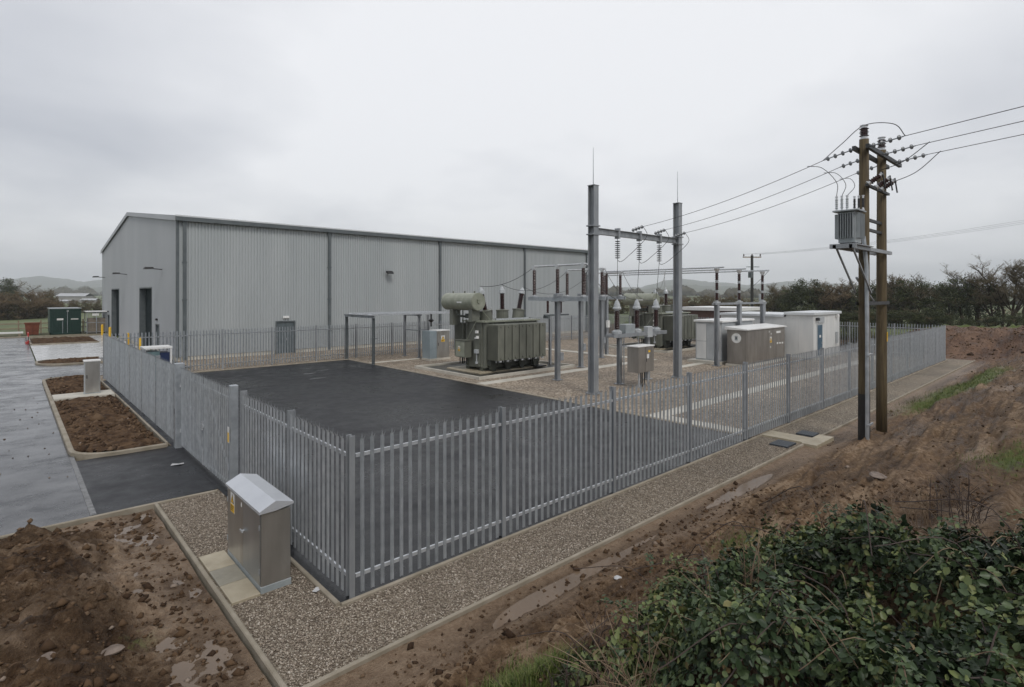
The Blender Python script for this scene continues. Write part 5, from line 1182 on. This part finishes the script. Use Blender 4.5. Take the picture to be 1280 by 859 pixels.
# far woods as one mass of crowns on the fields
def treeline(name, segs, seed):
    r=np.random.default_rng(seed); V=[];F=[];o=0
    for (pa,pb,Y,h,z0,cnt) in segs:
        cnt=int(cnt*5)
        for k in range(cnt):
            p=pa+(pb-pa)*(k+r.uniform(-.5,.5))/cnt; x,y=W(p,Y*r.uniform(.93,1.07)); hh=h*(.42+.16*math.sin(p*.21+seed)+.12*math.sin(p*.083))*r.uniform(.6,1.15); w=hh*r.uniform(.4,.8)
            nu,nv=8,6; u=np.arange(nu)/nu*6.283
            for j in range(nv):
                f=j/(nv-1); rad=w*(math.sin(math.pi*(.12+.86*f))**.7)*r.uniform(.6,1.3,nu)
                V+=[(x+math.cos(a)*q,y+math.sin(a)*q,z0+hh*f*r.uniform(.82,1.12)) for a,q in zip(u,rad)]
            for j in range(nv-1):
                for i in range(nu): F.append((o+j*nu+i,o+j*nu+(i+1)%nu,o+(j+1)*nu+(i+1)%nu,o+(j+1)*nu+i))
            o+=nu*nv
    return npmesh(name,V,F,M['wood'],kind='stuff')
treeline('far_woodland',[(-40,60,700,19,-3,26),(40,140,1100,27,0,30),(60,135,620,12,-2,20),(735,900,900,23,2,34),(740,860,420,6,-1,34),(880,1010,700,18,0,24),(1240,1330,260,9,-1,14),(-60,140,1700,34,6,40)],4)
# hills
def hills(name, Y, pts, seed, bump, mat):
    pxs=np.linspace(-260,1560,460); prof=np.interp(pxs,[p[0] for p in pts],[p[1] for p in pts])
    z=4.4+(HOR-prof)/FPX*Y+ fbm(pxs/26,pxs*0+seed,seed,5,.6)*bump+np.abs(fbm(pxs/6,pxs*0+seed,seed+3,3,.6))*bump*.8
    rows=[]
    for f,d in ((0,-.28),(.35,-.18),(.75,-.08),(1,0),(.6,.3)):
        rows.append([(*W(p,Y*(1+d)),-3+(zz+3)*f) for p,zz in zip(pxs,z)])
    V=np.array(rows).reshape(-1,3); n=len(pxs); I=np.arange(5*n).reshape(5,n); F=np.stack([I[:-1,:-1],I[:-1,1:],I[1:,1:],I[1:,:-1]],-1).reshape(-1,4)
    return struct(npmesh(name,V,F,mat,smooth=True))
hills('hills',3300,[(-260,352),(0,351),(20,349),(50,346),(75,349),(105,352),(130,350),(300,352),(600,352),(740,358),(800,360),(830,352),(860,349),(885,353),(930,357),(990,352),(1060,356),(1300,358),(1560,358)],3,11,M['hill'])
hills('hills',2200,[(-260,361),(0,360),(60,361),(130,359),(500,362),(740,362),(780,364),(810,362),(850,356),(900,358),(960,362),(1080,362),(1560,364)],9,8,M['hill'])
# distant barns
for i,(p,Y,w,h,l) in enumerate(((88,360,19,6.6,'long pale-roofed barn among trees far left'),(80,300,7,3.0,'small white-roofed shed in front of the long far barn'),(110,330,9,3.4,'grey barn right of the small white shed far left'),(45,420,10,7.0,'pale house roof above the russet bushes far left'))):
    x,y=W(p,Y); t=thing('barn',l,'barn',(x,y,-1.5),R(-YAW))
    b=MB(); b.bx(-w/2,w/2,0,w*.4,0,h*.72); b.bx(-w*.1,w*.08,-.1,0,0,h*.5); b.build('wall',M['wall_far'],t)
    b=MB(); b.add([(-w/2-.4,-.5,h*.7),(w/2+.4,-.5,h*.7),(w/2+.4,w*.2,h),(-w/2-.4,w*.2,h),(-w/2-.4,w*.4+.5,h*.7),(w/2+.4,w*.4+.5,h*.7)],[(0,1,2,3),(3,2,5,4)]); b.build('roof',M['roof_far'],t)
# ------------------------------------------------------------------ things at the far end of the road
x,y=W(82,73); t=thing('shipping_container','dark green steel container with white placards at the road end','container',(-.45,70.6,0))
b=MB(); b.bx(.04,2.66,.04,4.9,.12,2.72)
for i in range(18): b.bx(.1+i*.14,.17+i*.14,.0,.04,.3,2.55)
for x_ in (0,2.6): b.bx(x_,x_+.1,-.01,.1,.0,2.78)
b.bx(0,2.7,-.01,.1,.0,.2); b.bx(0,2.7,-.01,.1,2.62,2.80); b.build('body',M['green_box'],t)
b=MB(); b.bx(-.04,2.74,-.04,5,2.80,2.86); b.build('roof',M['grey_paint'],t)
b=MB(); b.bx(.6,1.15,-.03,-.012,1.55,1.75); b.bx(1.8,2.45,-.03,-.012,1.6,1.7); b.bx(1.45,1.6,-.03,-.012,2.5,2.6); b.build('placard',M['white'],t)
b=MB(); b.cyl((1.1,-.05,.1),(1.1,-.05,1.45),.03,6); b.cyl((1.5,-.05,.15),(1.5,-.05,2.6),.025,6); b.build('lock_bar',M['galv'],t)
t=thing('mesh_cage','grey steel mesh cage with a pale top between the container and warehouse','cage',(2.65,69.6,0))
b=MB()
for x_ in (0,.85,1.7,2.5):
    for y_ in (0,2.4): b.bx(x_,x_+.07,y_,y_+.07,0,2.4)
for z in (.15,1.2,2.35): b.bx(0,2.57,0,.06,z,z+.06); b.bx(0,2.57,2.4,2.46,z,z+.06); b.bx(0,.06,.06,2.4,z,z+.06); b.bx(2.51,2.57,.06,2.4,z,z+.06)
for i in range(26): b.bx(.05+i*.098,.065+i*.098,.02,.035,.15,2.35)
b.build('frame',M['galv'],t)
b=MB(); b.bx(-.1,2.65,-.1,2.6,2.42,2.5); b.build('roof',M['white'],t)
b=MB(); b.bx(.5,1.1,-.02,-.001,2.0,2.25); b.build('sign',M['white'],t)
b=MB(); b.bx(.2,2.4,.4,2.2,.1,1.7); b.build('crate_load',M['timber'],t)
t=thing('steel_skip','small rust red steel skip on the grass left of the green container','skip',(-2.35,71.6,0))
b=MB(); b.add([(0,0,0),(1.0,0,0),(1.0,1.2,0),(0,1.2,0),(-.12,-.12,1.3),(1.12,-.12,1.3),(1.12,1.32,1.3),(-.12,1.32,1.3)],[(3,2,1,0),(0,1,5,4),(1,2,6,5),(2,3,7,6),(3,0,4,7),(4,5,6,7)]); b.build('body',M['rust'],t)
b=MB(); b.bx(-.17,1.17,-.18,-.1,1.22,1.34); b.bx(.4,.5,-.14,-.05,.1,1.2); b.build('rim',M['rust'],t)
t=thing('timber_pile','low pile of pale boards on the grass at the left edge','timber',(-4.8,70.6,0))
b=MB()
for i in range(3): b.bx(0,2.2,i*.3,i*.3+.25,.25,.40)
b.build('board',M['white'],t)
b=MB(); b.bx(.1,.3,0,.9,-.05,.25); b.bx(1.8,2.0,0,.9,-.05,.25); b.build('bearer',M['timber'],t)
t=thing('wooden_fence','low wooden post and rail fence at the far end of the road','fence',(-22,75,0))
for i in range(15):
    b=MB(); b.bx(i*1.9,i*1.9+.13,0,.1,-.3,1.45); b.build('post',M['timber'],t)
for z in (.5,1.05): b=MB(); b.bx(0,27,-.04,0,z,z+.11); b.build('rail',M['timber'],t)
t=thing('wooden_fence','wooden field fence beside the bare trees at the right edge','fence',(*W(1225,92),.6),R(-35))
for i in range(8):
    b=MB(); b.bx(i*2.4,i*2.4+.12,0,.1,-1,1.3); b.build('post',M['timber'],t)
for z in (.5,1.1): b=MB(); b.bx(0,17,-.04,0,z,z+.1); b.build('rail',M['timber'],t)
t=thing('traffic_barrier','red and white plastic barrier at the corner of the far soil island','barrier',(-2.62,57.6,0))
b=MB()
b.bx(.13,.22,.0,1.5,.12,.95); b.bx(0,.35,.1,.3,0,.12); b.bx(0,.35,1.2,1.4,0,.12); b.bx(.13,.22,.1,.3,.119,.121); b.build('frame',M['red'],t)
b=MB(); b.bx(.11,.24,.0,1.5,.3,.62); b.build('white_band',M['white'],t)
# distant pole line
FP=(*W(940,96),-.4)
t=thing('distant_line_pole','single dark wooden pole with a T crossarm beyond the switchyard','utility pole',FP)
b=MB(); b.tube([(0,0,0),(0,0,11.6)],[.27,.22],12); b.build('pole',M['wood_pole_dark'],t)
ca,sa=math.cos(R(-YAW)),math.sin(R(-YAW))
b=MB(); b.beam((-1.6*ca,-1.6*sa,11.3),(1.6*ca,1.6*sa,11.3),.14,.18); b.build('crossarm',M['timber'],t)
b=MB(); b.beam((-1.0*ca,-1.0*sa,9.6),(1.3*ca,1.3*sa,9.6),.08,.1); b.build('lower_arm',M['flash'],t)
for k in (-1.45,0,1.45): insulator(t,'pin_insulator',(k*ca,k*sa,11.4),.5,.13,4)
b=MB(); b.bev(-.9,-.35,-.3,.3,7.7,8.7,.03); b.build('switch_box',M['flash'],t)
for i,k in enumerate((-1.45,0,1.45)):
    e=W(1420,70); wire((FP[0]+k*ca,FP[1]+k*sa,FP[2]+11.8),(e[0]+k*ca,e[1]+k*sa,16.2),.9,f'thin distant power line running right from the far pole, {("upper","middle","lower")[i]} of three','power line',.012,'lines from the far pole','power_line')
# ------------------------------------------------------------------ air
t=MB(); t.bx(-4600,4600,-4600,4600,-12,190); hz=t.build('haze',None if False else bpy.data.materials.new('damp_air')); hz['kind']='stuff'
m=hz.data.materials[0]; m.use_nodes=True; nt=m.node_tree; nt.nodes.remove(nt.nodes['Principled BSDF'])
pv=nt.nodes.new('ShaderNodeVolumePrincipled'); pv.inputs['Color'].default_value=(.86,.89,.93,1); pv.inputs['Density'].default_value=.0003; pv.inputs['Anisotropy'].default_value=.2
nt.links.new(pv.outputs[0],nt.nodes['Material Output'].inputs['Volume'])
# ------------------------------------------------------------------ sky, sun, camera
SUN_EL,SUN_AZ=R(48),R(200)     # azimuth measured clockwise from +y
w=bpy.data.worlds.new('World'); SC.world=w; w.use_nodes=True; nt=w.node_tree; n=nt.nodes; L=nt.links
bg=n['Background']; sky=n.new('ShaderNodeTexSky'); sky.sky_type='NISHITA'; sky.sun_disc=False; sky.sun_elevation=SUN_EL; sky.sun_rotation=SUN_AZ; sky.air_density=1.2; sky.dust_density=3
tc=n.new('ShaderNodeTexCoord'); sep=n.new('ShaderNodeSeparateXYZ'); L.new(tc.outputs['Generated'],sep.inputs[0])
mx=n.new('ShaderNodeMath'); mx.operation='MAXIMUM'; L.new(sep.outputs[2],mx.inputs[0]); mx.inputs[1].default_value=0
ad=n.new('ShaderNodeMath'); ad.operation='ADD'; L.new(mx.outputs[0],ad.inputs[0]); ad.inputs[1].default_value=.22
dv=n.new('ShaderNodeVectorMath'); dv.operation='DIVIDE'; L.new(tc.outputs['Generated'],dv.inputs[0]); cb=n.new('ShaderNodeCombineXYZ')
for i in range(3): L.new(ad.outputs[0],cb.inputs[i])
L.new(cb.outputs[0],dv.inputs[1])
def wn(scale,detail,dist=0,off=(0,0,0)):
    mp=n.new('ShaderNodeMapping'); mp.inputs['Location'].default_value=off; L.new(dv.outputs[0],mp.inputs[0])
    x=n.new('ShaderNodeTexNoise'); x.inputs['Scale'].default_value=scale; x.inputs['Detail'].default_value=detail; x.inputs['Roughness'].default_value=.5; x.inputs['Distortion'].default_value=dist; L.new(mp.outputs[0],x.inputs['Vector']); return x.outputs['Fac']
c1=wn(.55,5,.4,(3.1,1.7,0)); c2=wn(1.3,4,.25,(0,4.2,1))
mm=n.new('ShaderNodeMath'); mm.operation='MULTIPLY_ADD'; L.new(c2,mm.inputs[0]); mm.inputs[1].default_value=.7; L.new(c1,mm.inputs[2])
gd=n.new('ShaderNodeVectorMath'); gd.operation='DOT_PRODUCT'; L.new(tc.outputs['Generated'],gd.inputs[0])
d0=Vector((.09*_c+_s,-.09*_s+_c,.42)).normalized(); gd.inputs[1].default_value=d0
gm=n.new('ShaderNodeMapRange'); gm.interpolation_type='SMOOTHSTEP'; L.new(gd.outputs['Value'],gm.inputs[0]); gm.inputs['From Min'].default_value=.66; gm.inputs['From Max'].default_value=1.0; gm.inputs['To Min'].default_value=-.22; gm.inputs['To Max'].default_value=.22
ga=n.new('ShaderNodeMath'); ga.operation='ADD'; L.new(mm.outputs[0],ga.inputs[0]); L.new(gm.outputs[0],ga.inputs[1])
cr=n.new('ShaderNodeValToRGB'); L.new(ga.outputs[0],cr.inputs[0]); e=cr.color_ramp.elements
e[0].position=.36; e[0].color=(5.0,5.25,5.9,1); e[1].position=1.0; e[1].color=(9.6,9.7,10.0,1)
mix=n.new('ShaderNodeMix'); mix.data_type='RGBA'; mix.inputs[0].default_value=.93; L.new(sky.outputs[0],mix.inputs[6]); L.new(cr.outputs[0],mix.inputs[7])
L.new(mix.outputs[2],bg.inputs[0]); bg.inputs[1].default_value=.1
sd=bpy.data.lights.new('sun','SUN'); sd.energy=1.45; sd.angle=R(18); sd.color=(1,.965,.92); so=bpy.data.objects.new('sun',sd); COL.objects.link(so)
dv_=Vector((math.sin(SUN_AZ)*math.cos(SUN_EL),math.cos(SUN_AZ)*math.cos(SUN_EL),math.sin(SUN_EL))); so.rotation_euler=dv_.to_track_quat('Z','Y').to_euler()
cd=bpy.data.cameras.new('camera'); co=bpy.data.objects.new('camera',cd); COL.objects.link(co); co.location=CAM; co.rotation_euler=(R(90),0,R(-YAW))
cd.sensor_width=36; cd.lens=36*FPX/1280; cd.shift_y=-(429.5-HOR)/1280; cd.clip_end=6000; cd.clip_start=.1; SC.camera=co
SC.view_settings.view_transform='Standard'; SC.view_settings.look='None'; SC.view_settings.exposure=0; SC.view_settings.gamma=1
SC.cycles.max_bounces=6; SC.cycles.volume_bounces=1; SC.cycles.use_denoising=True
